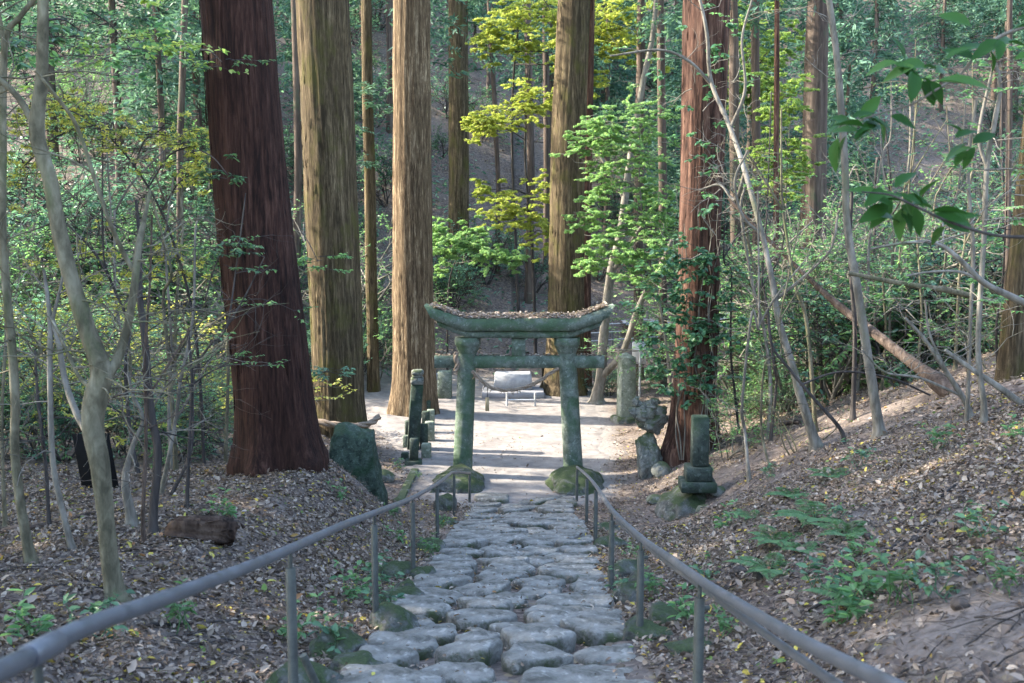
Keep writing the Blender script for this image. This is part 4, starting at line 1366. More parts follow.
# maple with a pale trunk right of the gate
limb_tree('maple_tree', 'pale trunked maple with fresh green leaf layers right of the torii', [
    [(597, 397, 13, 30), (601, 375, 10, 30), (604, 331, 9.5, 30), (611, 274, 9, 30), (621, 230, 8, 30), (628, 175, 7, 30), (642, 88, 6, 30), (653, 34, 5, 30), (657, -20, 4, 30)],
    [(601, 377, 8, 30), (622, 353, 6.5, 29.6), (640, 304, 6, 29), (660, 267, 5, 28.6), (672, 240, 4, 28.4)],
    [(611, 274, 4, 30), (632, 240, 3, 29.5), (650, 215, 2.4, 29)], [(625, 200, 4, 30), (606, 165, 3, 30), (590, 140, 2.4, 30)]], 'bark_white', leaves=('leaf_maple_g', 40, .10, .06, 2.2))


# ------------------------------------------------------------------ maple foliage in flat layers
def maple(name, label, base, trunk, layers, mat, bark, lsize=.065, per=34, seed=1, tr=.05, density=1.0):
    """trunk: photo points; layers: (photo x, photo y, distance, radius m, thickness)"""
    rg = np.random.default_rng(seed)
    P = np.array([at(*q) for q in trunk])
    g = float(ground(P[0][0], P[0][1]))
    P[0][2] = g - .15
    o = thing(name, label, 'tree', (P[0][0], P[0][1], g))
    Q = catmull(P, 8)
    MB().tube(Q, np.linspace(tr, tr * .35, len(Q)), 9, caps=False).build('trunk', M[bark], o, smooth=True)
    segs, twigs = [], []
    for (px, py, d, R, th) in layers:
        c = at(px, py, d)
        i = np.argmin(np.linalg.norm(Q - c - [0, 0, -.3], axis=1))
        mid = (Q[i] + c) / 2 + np.array([0, 0, .15])
        segs.append((catmull([Q[i], mid, c], 4), np.linspace(tr * .4, .012, 9)))
        nb = int(26 * density * max(1, R))
        for k in range(nb):
            a = rg.uniform(0, 6.28)
            s = c + np.array([rg.normal(0, R * .3), rg.normal(0, R * .3), rg.normal(0, th * 1.9)])
            grow(segs, twigs, s, [math.cos(a), math.sin(a), rg.normal(-.05, .28)], R * rg.uniform(.35, .8), .008, 1, rg, .3, -.045, 5, .7, .16, .6)
    mb = stems_mb(segs, 4, None, 1)
    mb.mi = 0
    twig_leaves(mb, twigs, per, lsize, lsize * .9, rg, 'maple', .4, .95)
    mb.build('crown', [M[mat], M[bark]], o)
    return o


maple('maple_tree', 'yellow green maple spreading left of the tall brown cedar', None, [(536, 340, 36), (534, 290, 36), (530, 220, 35.5), (525, 150, 35), (530, 60, 35)],
      [(520, 108, 34, 1.3, .2), (488, 128, 34, .8, .12), (540, 100, 34.5, .9, .15), (478, 118, 34, .5, .1), (524, 205, 34.5, 1.1, .2), (500, 212, 34, .8, .15), (543, 232, 34.5, .7, .2), (490, 190, 35, .6, .1), (548, 190, 34, .6, .2)], 'leaf_maple_y', 'bark_dark', .072, 40, 61, .07)
maple('maple_tree', 'light green maple layer low above the torii lintel', None, [(447, 350, 33), (448, 300, 33), (452, 270, 33), (462, 250, 32.5)],
      [(450, 245, 32, .8, .12), (478, 246, 32, .8, .12), (500, 252, 31.5, .7, .1), (436, 230, 32.5, .6, .1), (512, 262, 31.5, .4, .1), (470, 232, 33, .6, .1), (442, 258, 32, .5, .15)], 'leaf_maple_g', 'bark_dark', .068, 40, 62, .04)
maple('maple_tree', 'bright yellow maple crown high behind the tall brown cedar', None, [(520, 350, 39), (516, 250, 39), (512, 120, 38), (520, 20, 37), (540, -20, 36)],
      [(505, 20, 36, 1.3, .2), (535, 8, 36, 1.4, .2), (490, 40, 36, .7, .2), (560, 30, 35.5, 1.0, .2), (600, 20, 35, 1.3, .2), (620, 5, 35, 1.2, .2), (520, 45, 36, .8, .15), (640, 30, 35, 1.0, .3), (615, 45, 35, .8, .2), (570, 60, 35, .7, .2), (590, 75, 35, .7, .2)], 'leaf_maple_y', 'bark_dark', .075, 36, 63, .07)
maple('maple_tree', 'green maple sprays reaching left in front of the ivy cedar', None, [(675, 420, 27), (664, 330, 27), (650, 260, 26.8), (640, 190, 26.5), (640, 120, 26.5)],
      [(600, 125, 26.5, .8, .12), (588, 145, 26.5, .6, .1), (620, 140, 26.5, .9, .15), (640, 165, 26.5, .9, .2), (610, 185, 26.5, .8, .15), (650, 120, 27, .8, .2), (660, 200, 26.5, .9, .2), (630, 215, 26.5, .9, .2), (600, 235, 26.5, .6, .12), (585, 215, 26.8, .5, .1), (660, 245, 26, .7, .2), (620, 255, 26.5, .8, .15), (590, 262, 26.5, .5, .1), (645, 275, 26, .6, .15)], 'leaf_maple_g', 'bark_white', .062, 40, 64, .045)
maple('maple_tree', 'yellowing maple behind the right side of the ivy cedar', None, [(770, 400, 33), (765, 300, 33), (755, 180, 33), (750, 80, 33)],
      [(745, 50, 33, 1.1, .25), (765, 78, 33, 1.0, .2), (735, 85, 33, .8, .2), (780, 40, 33, .8, .3), (755, 100, 33, .9, .2), (775, 110, 33, .8, .2), (740, 20, 33, .8, .3)], 'leaf_maple', 'bark_dark', .072, 36, 65, .06)
maple('maple_tree', 'yellow green maple in the thicket left of the slim dark cedar', None, [(792, 400, 28), (790, 300, 28), (786, 200, 28), (790, 120, 28)],
      [(785, 95, 28, .7, .2), (778, 135, 28, .7, .2), (800, 150, 28, .6, .2), (790, 180, 28, .7, .2), (770, 165, 28, .5, .2)], 'leaf_maple', 'bark_white', .066, 34, 66, .04)

maple('yellow_leaved_tree', 'slim tree with yellow autumn leaf layers on the left before the hillside', None, [(203, 440, 15), (200, 380, 15), (190, 300, 14.8), (165, 220, 14.5), (130, 160, 14.3), (90, 120, 14)],
      [(75, 112, 14, .45, .1), (112, 124, 14, .6, .1), (155, 136, 14.2, .6, .1), (190, 146, 14.4, .45, .1), (30, 118, 13.8, .5, .12), (200, 172, 14.6, .4, .1), (70, 262, 14.5, .5, .15), (130, 285, 14.5, .5, .15), (175, 262, 14.8, .5, .15), (20, 170, 14, .5, .15)], 'leaf_yellow', 'bark_dark', .062, 5, 67, .028, .7)

# ------------------------------------------------------------------ leafy twigs in front of trunks
def leafy_sprig(label, px, py, d, R, mat, seed, n=7, L=.07, W=.03, name='leafy_branch', src=None, shape='leaf', per=10, flat=.4):
    rg = np.random.default_rng(seed)
    c = at(px, py, d)
    o = thing(name, label, 'branch', c)
    segs, twigs = [], []
    if src is not None:
        s0 = at(*src)
        segs.append((catmull([s0, (s0 + c) / 2 + [0, 0, .05], c], 4), np.linspace(.012, .006, 9)))
    for k in range(n):
        a = rg.uniform(0, 6.28)
        grow(segs, twigs, c + rg.normal(0, R * .2, 3), [math.cos(a), math.sin(a) * .6, rg.normal(0, .2)], R * rg.uniform(.5, 1), .005, 1, rg, flat, -.02, 3, .7)
    stems_mb(segs, 4).build('stem', M['bark_dark'], o, smooth=True)
    mb = MB()
    twig_leaves(mb, twigs, per, L, W, rg, shape)
    mb.build('foliage', M[mat], o)
    return o


leafy_sprig('leafy green twig hanging before the dark red cedar at mid height', 228, 175, 11.6, .35, 'leaf_shrub', 71, 6, .075, .028, src=(200, 150, 12))
leafy_sprig('small green twigs across the left flank of the red cedar', 222, 250, 11.4, .5, 'leaf_shrub', 72, 9, .075, .028, src=(205, 300, 11.5))
leafy_sprig('leafy twigs in the gap between the red cedar and the thick brown cedar', 318, 262, 17, .5, 'leaf_mid', 73, 8, .09, .035, src=(300, 230, 18))
leafy_sprig('pale leafy twigs low in front of the thick brown cedar', 330, 372, 17, .42, 'leaf_far', 74, 7, .10, .03, src=(310, 380, 17.5))
leafy_sprig('sparse green twig high before the dark red cedar', 222, 62, 11.4, .4, 'leaf_shrub', 75, 4, .06, .025, src=(200, 50, 12))
leafy_sprig('white green cedar spray on the slender mossy cedar', 352, 105, 30, 1.1, 'cedar', 76, 14, .22, .05, 'cedar_spray', (368, 95, 31), 'dia', 22, .1)
leafy_sprig('lower cedar spray beside the slender mossy cedar', 350, 160, 30.5, .8, 'cedar', 77, 8, .2, .05, 'cedar_spray', (369, 150, 31), 'dia', 20, .1)
leafy_sprig('leafy twigs with yellow green leaves over the top left corner', 80, 30, 10, .95, 'leaf_mid', 78, 14, .09, .05, src=(45, 20, 9))
leafy_sprig('yellow green leaves hanging above the left hillside', 130, 48, 11.5, .9, 'leaf_maple', 79, 14, .09, .05, src=(90, 10, 11))
leafy_sprig('dark green leaves at the top left border', 20, 40, 8.5, .6, 'leaf_shrub', 80, 10, .09, .04, src=(20, 17, 8))

# near branch with broad leaves, upper right
rg = np.random.default_rng(90)
DN = 4.0
c0 = at(1040, 22, DN)
o = thing('leafy_branch', 'near branch with broad dark green leaves reaching in at the upper right', 'branch', c0)
main = [at(a, b, d) for a, b, d in ((1050, 20, DN), (1010, 32, DN), (981, 49, DN), (960, 75, DN), (939, 88, DN), (912, 104, DN), (884, 112, DN), (856, 122, DN))]
low = [at(a, b, d) for a, b, d in ((1060, 236, 3.8), (1000, 236, 3.8), (950, 222, 3.8), (915, 206, 3.8), (890, 195, 3.8), (862, 192, 3.8))]
MB().tube(catmull(main, 6), np.linspace(.008, .003, 43), 8).build('stem', M['bark_white'], o, smooth=True)
MB().tube(catmull(low, 6), np.linspace(.007, .003, 31), 8).build('stem', M['bark_dark'], o, smooth=True)
mb = MB()
big = [(935, 82, 62, -5, 1), (915, 66, 40, 200, 1), (898, 62, 40, 195, 1), (913, 70, 46, 260, .8), (928, 78, 38, 290, .9), (945, 60, 40, 30, .7), (905, 60, 34, 120, .5), (960, 56, 46, 35, .6),
       (858, 120, 46, 195, .9), (846, 136, 44, 250, .9), (868, 118, 36, 330, .7), (880, 124, 34, 300, .8), (838, 138, 42, 262, 1), (852, 118, 30, 20, .6), (890, 116, 36, 340, .5), (872, 128, 30, 215, .6),
       (900, 196, 52, 185, .9), (892, 200, 46, 230, 1), (905, 206, 46, 250, .9), (895, 188, 40, 40, .7), (930, 212, 44, 5, .8), (880, 196, 40, 160, .8), (915, 208, 36, 285, .9), (940, 218, 40, 335, .8), (888, 206, 44, 205, .7), (918, 200, 40, 60, .7), (945, 222, 40, 20, .6), (900, 212, 34, 300, .9),
       (968, 158, 34, 175, .8), (972, 148, 30, 200, .7), (955, 138, 32, 25, .6), (962, 132, 28, 150, .7), (975, 60, 40, 150, .6), (1000, 40, 40, 210, .7), (1012, 30, 40, 20, .6), (990, 50, 30, 300, .6)]
for (bx, by, n_, sp_) in ((915, 76, 9, 22), (866, 124, 7, 20), (900, 202, 12, 26), (938, 214, 6, 18), (965, 150, 4, 14), (1000, 40, 6, 22)):
    for q in range(n_):
        big.append((bx + rg.normal(0, sp_ * .5), by + rg.normal(0, sp_ * .35), rg.uniform(26, 44), rg.choice([rg.uniform(150, 260), rg.uniform(-60, 50)]), rg.uniform(.4, 1)))
px = np.array([b[:2] for b in big], float)
pos = np.array([at(b[0], b[1], DN + rg.normal(0, .08)) for b in big])
ang = np.radians([b[3] for b in big])
d = np.stack([np.cos(ang), rg.normal(0, .45, len(big)), np.sin(ang)], -1)
nn = np.stack([rg.normal(0, .45, len(big)), rg.normal(-.6, .35, len(big)), np.ones(len(big)) * .75], -1)
Ls = np.array([b[2] for b in big]) * DN / FPX * .82
mb.leaves(pos, d, nn, Ls, Ls * .42, np.array([b[4] * rg.uniform(.5, 1) for b in big]), 'broad', .2)
mb.build('foliage', M['big_leaf'], o)
tw = thing('leafy_branch', 'slim twig with small bright green leaves below the broad leaf branch', 'branch', at(985, 150, 9))
segs, twigs = [], []
for k in range(16):
    a = rg.uniform(0, 6.28)
    grow(segs, twigs, at(rg.uniform(955, 1020), rg.uniform(50, 260), 10 + rg.uniform(-1, 1)), [math.cos(a), math.sin(a), rg.normal(.1, .2)], rg.uniform(.3, .6), .006, 1, rg, .4, 0, 3)
mb = stems_mb(segs, 4, None, 1)
mb.mi = 0
twig_leaves(mb, twigs, 8, .075, .035, rg)
mb.build('foliage', [M['leaf_mid'], M['bark_white']], tw)

# ivy on the right cedar
rg = np.random.default_rng(95)
c = at(690, 330, 20)
iv = thing('ivy', 'dense green ivy with pale runners climbing the reddish right cedar', 'ivy', at(690, 440, 20.2))
segs, twigs = [], []
for k in range(140):
    py = rg.uniform(245, 395)
    w = np.interp(py, [250, 300, 350, 408], [36, 56, 50, 28])
    pxx = 690 + rg.normal(-2, .5) * 1 + rg.uniform(-1, 1) * w
    dd = 20.5 - .50 - rg.uniform(0, .25) + .25 * ((pxx - 692) / 45) ** 2
    a = rg.uniform(0, 6.28)
    grow(segs, twigs, at(pxx, py, dd), [math.cos(a), -abs(math.sin(a)) * .8, rg.normal(0, .4)], rg.uniform(.2, .42), .006, 1, rg, .1, -.02, 3)
for k in range(34):
    py = rg.uniform(0, 250)
    pxx = 700 + rg.uniform(-1, 1) * 32
    a = rg.uniform(0, 6.28)
    grow(segs, twigs, at(pxx, py, 19.95 - rg.uniform(0, .2)), [math.cos(a), -abs(math.sin(a)) * .8, rg.normal(0, .4)], rg.uniform(.2, .4), .005, 1, rg, .1, -.02, 2)
ivy_segs = segs
for k in range(7):
    x0 = rg.uniform(672, 715)
    zz = np.linspace(460, rg.uniform(40, 280), 9)
    MB().tube(catmull([at(x0 + rg.normal(0, 4) + (q - 460) * -.03, q, 19.93 + .1 * ((x0 - 695) / 22) ** 2) for q in zz], 5), np.linspace(.016, .006, 41), 5).build('runner', M['bark_white'], iv, smooth=True)
mb = stems_mb(ivy_segs, 4, None, 1)
mb.mi = 0
twig_leaves(mb, twigs, 8, .12, .08, rg, vr=(0, 1))
mb.build('foliage', [M['ivy'], M['bark_dark']], iv)
# bare pale twigs tangled round that cedar
rg = np.random.default_rng(97)
tg = thing('vine', 'bare pale vine twigs tangled across the reddish right cedar', 'vine', at(715, 300, 19.6))
segs, twigs = [], []
for k in range(22):
    a = rg.uniform(0, 6.28)
    grow(segs, twigs, at(rg.uniform(690, 760), rg.uniform(80, 290), 19.4 - rg.uniform(0, .5)), [math.cos(a), rg.normal(0, .2), math.sin(a) * .8], rg.uniform(.5, 1.1), .011, 1, rg, 0, -.02, 3, .8, .3)
stems_mb(segs, 5).build('twig', M['bark_white'], tg, smooth=True)

# ------------------------------------------------------------------ shrubs and thickets, copied from a few grown ones
protos = {
    'glossy': [shrub_proto(200 + k, 'leaf_shrub', 'bark_dark', 2.2, 5, 15, .10, .042, 2, 5) for k in range(3)],
    'bluish': [shrub_proto(210 + k, 'leaf_far', 'bark_dark', 2.4, 6, 15, .11, .045, 2, 5) for k in range(3)],
    'green': [shrub_proto(220 + k, 'leaf_mid', 'bark_white', 2.3, 5, 13, .10, .042, 2, 5) for k in range(3)],
    'yellow': [shrub_proto(230 + k, 'leaf_yellow', 'bark_sap', 4.6, 3, 9, .095, .055, 3, 4, spread=.4, flat=.2) for k in range(2)],
    'bare': [shrub_proto(240 + k, 'leaf_mid', 'bark_sap', 2.4, 4, 4, .08, .035, 2, 4) for k in range(2)],
}
protos['tall'] = [shrub_proto(250 + k, 'leaf_mid', 'bark_white', 5.2, 4, 12, .10, .045, 3, 4, spread=.35, flat=.12) for k in range(3)]
words_ = {'tall': 'tall thin pale leaved tree', 'glossy': 'dark glossy evergreen shrub', 'bluish': 'blue green leafy shrub', 'green': 'fresh green thin leaved shrub', 'yellow': 'yellow leaved thin tree', 'bare': 'pale nearly bare twiggy shrub'}
used = set()


def zone_of(px, d):
    if px < 130: a = 'behind the crooked foreground tree'
    elif px < 240: a = 'left of the dark red cedar'
    elif px < 400: a = 'between the big left cedars'
    elif px < 560: a = 'behind the torii'
    elif px < 680: a = 'around the pale trunked maple'
    elif px < 800: a = 'right of the ivy cedar'
    elif px < 910: a = 'around the leaning pale slender tree'
    else: a = 'in the thicket at the far right'
    b = 'near' if d < 18 else 'mid distance' if d < 30 else 'far hillside' if d > 40 else 'hill foot'
    return f'{a}, {b}'


def put_shrub(kind, px, d, scale, dz=0.0):
    if 585 < px < 800 and 33 < d < 44: d += 10
    if 815 < px < 985 and d < 20 and kind != 'tall': d += 6
    x = (px - CX) / FPX * d
    z = float(ground(x, d)) - .05 + dz
    pr = protos[kind][int(RNG.integers(len(protos[kind])))]
    lab = f'{words_[kind]} {zone_of(px, d)}'
    if pr.name not in used:
        used.add(pr.name)
        pr.location = (x, d, z)
        pr.rotation_euler.z = RNG.uniform(0, 6.28)
        pr.scale = (scale,) * 3
        pr['label'], pr['group'] = lab, f'{words_[kind]}s'
    else:
        dup(pr, (x, d, z), RNG.uniform(0, 6.28), scale, lab, f'{words_[kind]}s')


# left middle distance
for k in range(26):
    put_shrub(['glossy', 'bluish', 'green', 'glossy', 'bluish'][k % 5], RNG.uniform(-40, 225), RNG.uniform(15, 27), RNG.uniform(.45, .95))
for (px, d, s_) in [(120, 18, .8), (55, 19, .75), (165, 20, .78), (20, 17, .7), (85, 22, .9), (195, 25, .85)]:
    put_shrub('yellow', px, d, s_ * 1.15)
for k in range(40):
    put_shrub(['bluish', 'glossy', 'bluish', 'green'][k % 4], RNG.uniform(-80, 245), RNG.uniform(24, 46), RNG.uniform(1.0, 1.8))
# the far hillside, whole width
for k in range(110):
    d = RNG.uniform(36, 62)
    put_shrub(['bluish', 'glossy', 'bluish', 'green', 'bluish'][k % 5], RNG.uniform(-80, 1100), d, RNG.uniform(.75, 1.35))
for k in range(75):
    put_shrub(['bluish', 'green', 'bluish'][k % 3], RNG.uniform(-90, 1110), RNG.uniform(60, 105), RNG.uniform(1.5, 2.4))
for k in range(16):
    put_shrub(['bluish', 'glossy', 'green'][k % 3], RNG.uniform(240, 400), RNG.uniform(29, 38), RNG.uniform(.7, 1.1))
for k in range(7):
    put_shrub(['bluish', 'green'][k % 2], RNG.uniform(590, 690), RNG.uniform(31, 34), RNG.uniform(.25, .42))
# right thicket
for k in range(85):
    d = RNG.uniform(19, 38)
    px_ = RNG.uniform(725, 1090)
    put_shrub(["green", "bluish", "green", "green", "bluish", "glossy", "bare"][k % 7], px_, d, RNG.uniform(.8, 1.7) * (.5 if px_ < 800 else 1))
for k in range(12):
    put_shrub(['bare', 'green', 'bare'][k % 3], RNG.uniform(740, 1060), RNG.uniform(15.5, 20), RNG.uniform(.5, .95))


for (px, d, s_) in [(745, 27, .9), (790, 24, .95), (835, 26, 1.1), (870, 22, .9), (905, 25, 1.1), (935, 20, .8), (960, 27, 1.2), (1000, 22, 1.0), (1040, 25, 1.1), (720, 32, 1.0), (860, 33, 1.4), (985, 34, 1.4), (930, 36, 1.5), (800, 35, 1.3), (1015, 30, 1.3),
                    (20, 24, .9), (165, 32, 1.1), (345, 33, 1.1), (215, 31, 1.1)]:
    put_shrub('tall', px, d, s_)


# ------------------------------------------------------------------ distant cedars on the hill
def cedar_proto(seed, h, r, low):
    rg = np.random.default_rng(seed)
    o = thing('cedar_tree', 'x', 'tree', (0, 0, 0))
    zz = np.linspace(-.5, h, 16)
    pts = np.stack([.12 * fbm(zz * .25, seed * 1.7, 0, seed, 2), .12 * fbm(zz * .25, seed * 2.9, 0, seed + 1, 2), zz], -1)
    MB().tube(pts, r * (1 - .55 * np.linspace(0, 1, 16)), 14, trunk_disp(seed, .05, .2, .6, 0)).build('trunk', M['bark_far'], o, smooth=True)
    cb = db = MB()
    cb.mi = 1
    for k in range(22):
        z = rg.uniform(h * .12, h * .6)
        a = rg.uniform(0, 6.28)
        L = rg.uniform(.4, 1.5)
        db.tube([[0, 0, z], [math.cos(a) * L * .6, math.sin(a) * L * .6, z + rg.normal(-.05, .1)], [math.cos(a) * L, math.sin(a) * L, z - rg.uniform(.0, .4)]], [.03, .018, .006], 4, caps=False)
    cb.mi = 0
    cedar_crown(cb, np.array([0, 0, h]), h, 2.6, 70, rg, base_drop=h * (1 - low), card=.34, per=34)
    cb.build('crown', [M['cedar'], M['bark_far']], o)
    return o


cps = [cedar_proto(300, 13, .17, .35), cedar_proto(301, 15, .22, .3), cedar_proto(302, 11, .13, .22), cedar_proto(303, 14, .19, .45)]
spots = []
tries = 0
while len(spots) < 100 and tries < 4000:
    tries += 1
    d = RNG.uniform(37, 104)
    px = RNG.uniform(-90, 1120)
    if d < 44 and 440 < px < 600: continue
    x = (px - CX) / FPX * d
    if all((x - a) ** 2 + (d - b) ** 2 > 2.2 ** 2 for a, b, c in spots): spots.append((x, d, px))
for k, (x, d, px) in enumerate(spots):
    pr = cps[k % 4]
    z = float(ground(x, d))
    a = 'left of the dark red cedar' if px < 240 else 'between the big left cedars' if px < 400 else 'behind the torii' if px < 600 else 'behind the ivy cedar' if px < 760 else 'behind the right thicket'
    lab = f'slim cedar, {["drooping", "thick", "thin", "bare stemmed"][k % 4]}, {a}, {"low" if d < 55 else "midway" if d < 72 else "high"} on far hill'
    if k < 4:
        pr.location = (x, d, z); pr.rotation_euler.z = RNG.uniform(0, 6.28)
        pr['label'], pr['group'] = lab, 'slim cedars on the far hillside'
    else:
        dup(pr, (x, d, z), RNG.uniform(0, 6.28), RNG.uniform(.85, 1.25), lab, 'slim cedars on the far hillside')

# trees standing left of the view that shade the stairway
for k, (x, y, s_) in enumerate([(-13, -3, 1.0), (-12.5, 2, 1.05), (-13.5, 6.5, 1.1), (-13, 11, 1.1), (-14, 15, 1.1), (-14.5, 19, 1.1), (-18, 9, 1.2), (-19, 15, 1.2), (-18, 21, 1.2), (-17.5, 3, 1.2), (-16, 0, 1.7), (-16.5, 5.5, 1.7), (-17, 12.5, 1.75), (-16, 17.5, 1.6), (-22, 7, 2.0), (-22, 13, 2.0), (-22, 19, 1.9), (-22, 1, 2.0), (-15.5, 9, 1.6), (-15, 22, 1.25)]):
    dup(cps[[1, 0, 2][k % 3]], (x, y, float(ground(x, y))), k * 1.3, s_, 'cedar with drooping foliage standing outside the view on the left', 'cedars outside the view on the left')


# ------------------------------------------------------------------ leaf litter
def build_litter():
    rg = np.random.default_rng(120)
    parts = []
    # near banks, denser near the viewer
    def scatter(n, xlo, xhi, ylo, yhi, keep):
        x, y = rg.uniform(xlo, xhi, n), rg.uniform(ylo, yhi, n)
        k = keep(x, y) > rg.uniform(0, 1, n)
        return x[k], y[k]

    def infr(x, y):
        return (np.abs(x) < .56 * y + .6)
    patch = lambda x, y: .5 + 1.0 * fbm(x * 1.1, y * 1.1, 0, 61, 4)
    barel = lambda x, y: 1 - .98 * np.exp(-((((x - 2.3) / .5) ** 2 + ((y - 4.8) / .95) ** 2) ** 1.6))    # bare earth at the lower right
    A = scatter(150000, -7.5, -1.0, 2.6, 14, lambda x, y: infr(x, y) * np.clip(patch(x, y) + .25, .12, 1))
    B = scatter(140000, .85, 7.0, 2.6, 14, lambda x, y: infr(x, y) * np.clip(patch(x, y) + .25, .12, 1) * barel(x, y))
    C_ = scatter(100000, -12, 12, 14, 26, lambda x, y: infr(x, y) * np.clip(patch(x, y), .15, 1) * np.where((x > gravel_edges(y)[0] + .1) & (x < gravel_edges(y)[1] - .1) & (y > 18.3), .13, 1))
    D_ = scatter(14000, -1.1, 1.3, 3.4, 18.5, lambda x, y: np.clip(.35 + .8 * fbm(x * 1.5, y * 1.5, 0, 66, 2), .05, 1))
    E_ = scatter(26000, -26, 26, 26, 60, lambda x, y: infr(x, y) * np.where((x > -5) & (x < 3) & (y < 33), .02, .8))
    for (x, y), sz, kind in ((A, 1, 0), (B, 1, 0), (C_, 1.15, 0), (D_, .9, 1), (E_, 2.0, 0)):
        n = len(x)
        z = ground(x, y)
        nn = gnormal(x, y)
        pos = np.stack([x, y, z + rg.uniform(.004, .03, n)], -1)
        if kind == 1:
            pos[:, 2] += np.where(rg.uniform(size=n) < .2, .085, .012)
        nn = unit(nn + rg.normal(0, .5, (n, 3)))
        a = rg.uniform(0, 6.28, n)
        d = np.stack([np.cos(a), np.sin(a), rg.normal(0, .15, n)], -1)
        d = unit(d - nn * (d * nn).sum(-1, keepdims=True) + rg.normal(0, .1, (n, 3)))
        L = np.minimum(rg.lognormal(math.log(.039), .38, n), .09) * sz
        v = np.clip(rg.beta(2.0, 2.2, n) * .9, 0, .86)
        sp = rg.uniform(size=n)
        v = np.where(sp > .93, rg.uniform(.87, .98, n), v)
        v = np.where(sp > .99, 1.0, v)
        parts.append((pos, d, nn, L, L * rg.uniform(.38, .62, n), v))
    mb = MB()
    for p_ in parts:
        mb.leaves(*p_, 'leaf', .2)
    n = 16000
    for sg in (-1, 1):
        y = rg.uniform(2.8, 18, n)
        x = sg * (1.1 + rg.uniform(0, 1, n) * (.5 * y - .4))
        a = rg.uniform(0, 6.28, n)
        mb.leaves(np.stack([x, y, ground(x, y) + rg.uniform(.006, .04, n)], -1), np.stack([np.cos(a), np.sin(a), rg.normal(0, .2, n)], -1), unit(rg.normal(0, .4, (n, 3)) + [0, 0, 1]),
                  rg.lognormal(math.log(.10), .4, n), .006, rg.uniform(0, .5, n), 'dia', .1)
    mb.build('fallen_leaves', M['litter'], None, (0, 8, -1.5), False, 'brown and yellow fallen leaves covering the forest floor', None, None, 'stuff')
    # thin twigs on the floor, uncountable
    mb = MB()
    for k in range(420):
        left = k % 2 == 0
        y = rg.uniform(3, 16)
        x = rg.uniform(-.55 * y - .3, -1.3) if left else rg.uniform(1.3, .5 * y + .8)
        a = rg.uniform(0, 6.28)
        L = rg.lognormal(math.log(.28), .45)
        t = np.linspace(-.5, .5, 5)
        xs, ys = x + np.cos(a) * L * t + rg.normal(0, .012, 5), y + np.sin(a) * L * t + rg.normal(0, .012, 5)
        mb.tube(np.stack([xs, ys, ground(xs, ys) + .018 + rg.uniform(0, .02)], -1), np.linspace(.006, .003, 5), 4, caps=False)
    mb.build('fallen_twigs', M['bark_dark'], None, (0, 8, -1.5), True, 'thin dry twigs scattered over the leaf litter', None, None, 'stuff')


build_litter()


def build_cover():
    rg = np.random.default_rng(140)
    n = 230000
    x, y = rg.uniform(-56, 56, n), rg.uniform(24, 108, n)
    px = x / y * FPX + CX
    clump = fbm(x * .45, y * .45, 0, 71, 4)
    bare_mid = 1 - np.exp(-((px - 500) / 75) ** 2) * .6
    k = (np.abs(x) < .6 * y) & (rg.uniform(0, 1, n) < np.clip(.45 + 1.3 * clump, .06, 1) * bare_mid) & ~((x > -5.5) & (x < 4) & (y < 34)) & ~((x > 1.5) & (x < 14) & (y < 44)) & ~((x < -4) & (y < 75) & (rg.uniform(0, 1, n) < .15)) & (ground(x, y) > -9)
    x, y, clump = x[k], y[k], clump[k]
    n = len(x)
    h = rg.uniform(.03, 1, n) ** 1.6 * (.25 + .9 * np.clip(clump + .3, 0, 1))
    pos = np.stack([x, y, ground(x, y) + h], -1)
    a = rg.uniform(0, 6.28, n)
    d = np.stack([np.cos(a), np.sin(a), rg.normal(-.2, .3, n)], -1)
    mb = MB()
    mb.leaves(pos, d, unit(rg.normal(0, .6, (n, 3)) + [0, 0, 1]), rg.uniform(.12, .26, n) * (1 + y / 90), rg.uniform(.05, .10, n) * (1 + y / 90), rg.uniform(0, 1, n), 'dia')
    mb.build('ground_cover', M['leaf_far'], None, (0, 40, 0), False, 'low blue green undergrowth covering the hillside', None, None, 'stuff')


build_cover()


def ground_stick(label, pix, w, mat='bark_dark', name='fallen_branch'):
    P = np.array([hit(a, b) for a, b, d in pix])
    Q = catmull(P, 6)
    r = np.interp(np.linspace(0, 1, len(Q)), [0, 1], [w, w * .5])
    Q[:, 2] = ground(Q[:, 0], Q[:, 1]) + r * .8 + .012
    sd = int(RNG.integers(0, 99))
    MB().tube(Q, r, 9, lambda RR, th, p: RR * (1 + .2 * fbm(np.cos(th) * 1.5 + sd, np.sin(th) * 1.5, p[:, 0:1] * 5, sd, 2))).build(name, M[mat], None, Q[0], True, label, 'branch')


ground_stick('thick fallen branch lying across the ground at the far left', [(-10, 538, 9.2), (30, 532, 9.4), (70, 522, 9.8), (104, 514, 10.2)], .03, 'bark_log')
ground_stick('thin bent stick lying below the crooked tree', [(20, 588, 7.3), (45, 575, 7.7), (70, 562, 8.1), (88, 562, 8.1)], .012, 'bark_log')
ground_stick('arching dead stick right of the crooked tree', [(118, 554, 8.2), (150, 552, 8.3), (185, 560, 8.1), (215, 572, 7.7)], .013, 'bark_log')
ground_stick('dark straight stick on the left slope near the rotten log', [(150, 628, 6.3), (200, 627, 6.3), (250, 622, 6.4)], .012)
ground_stick('long dark stick slanting down the right leaf bank', [(935, 523, 6.0), (900, 545, 5.8), (860, 575, 5.5), (838, 590, 5.3)], .013)
ground_stick('dark broken stick high on the right leaf bank', [(970, 478, 6.9), (945, 496, 6.6), (922, 507, 6.4)], .013)
ground_stick('dark root emerging below the right handrail', [(838, 600, 5.0), (810, 612, 4.8), (790, 618, 4.7)], .014)
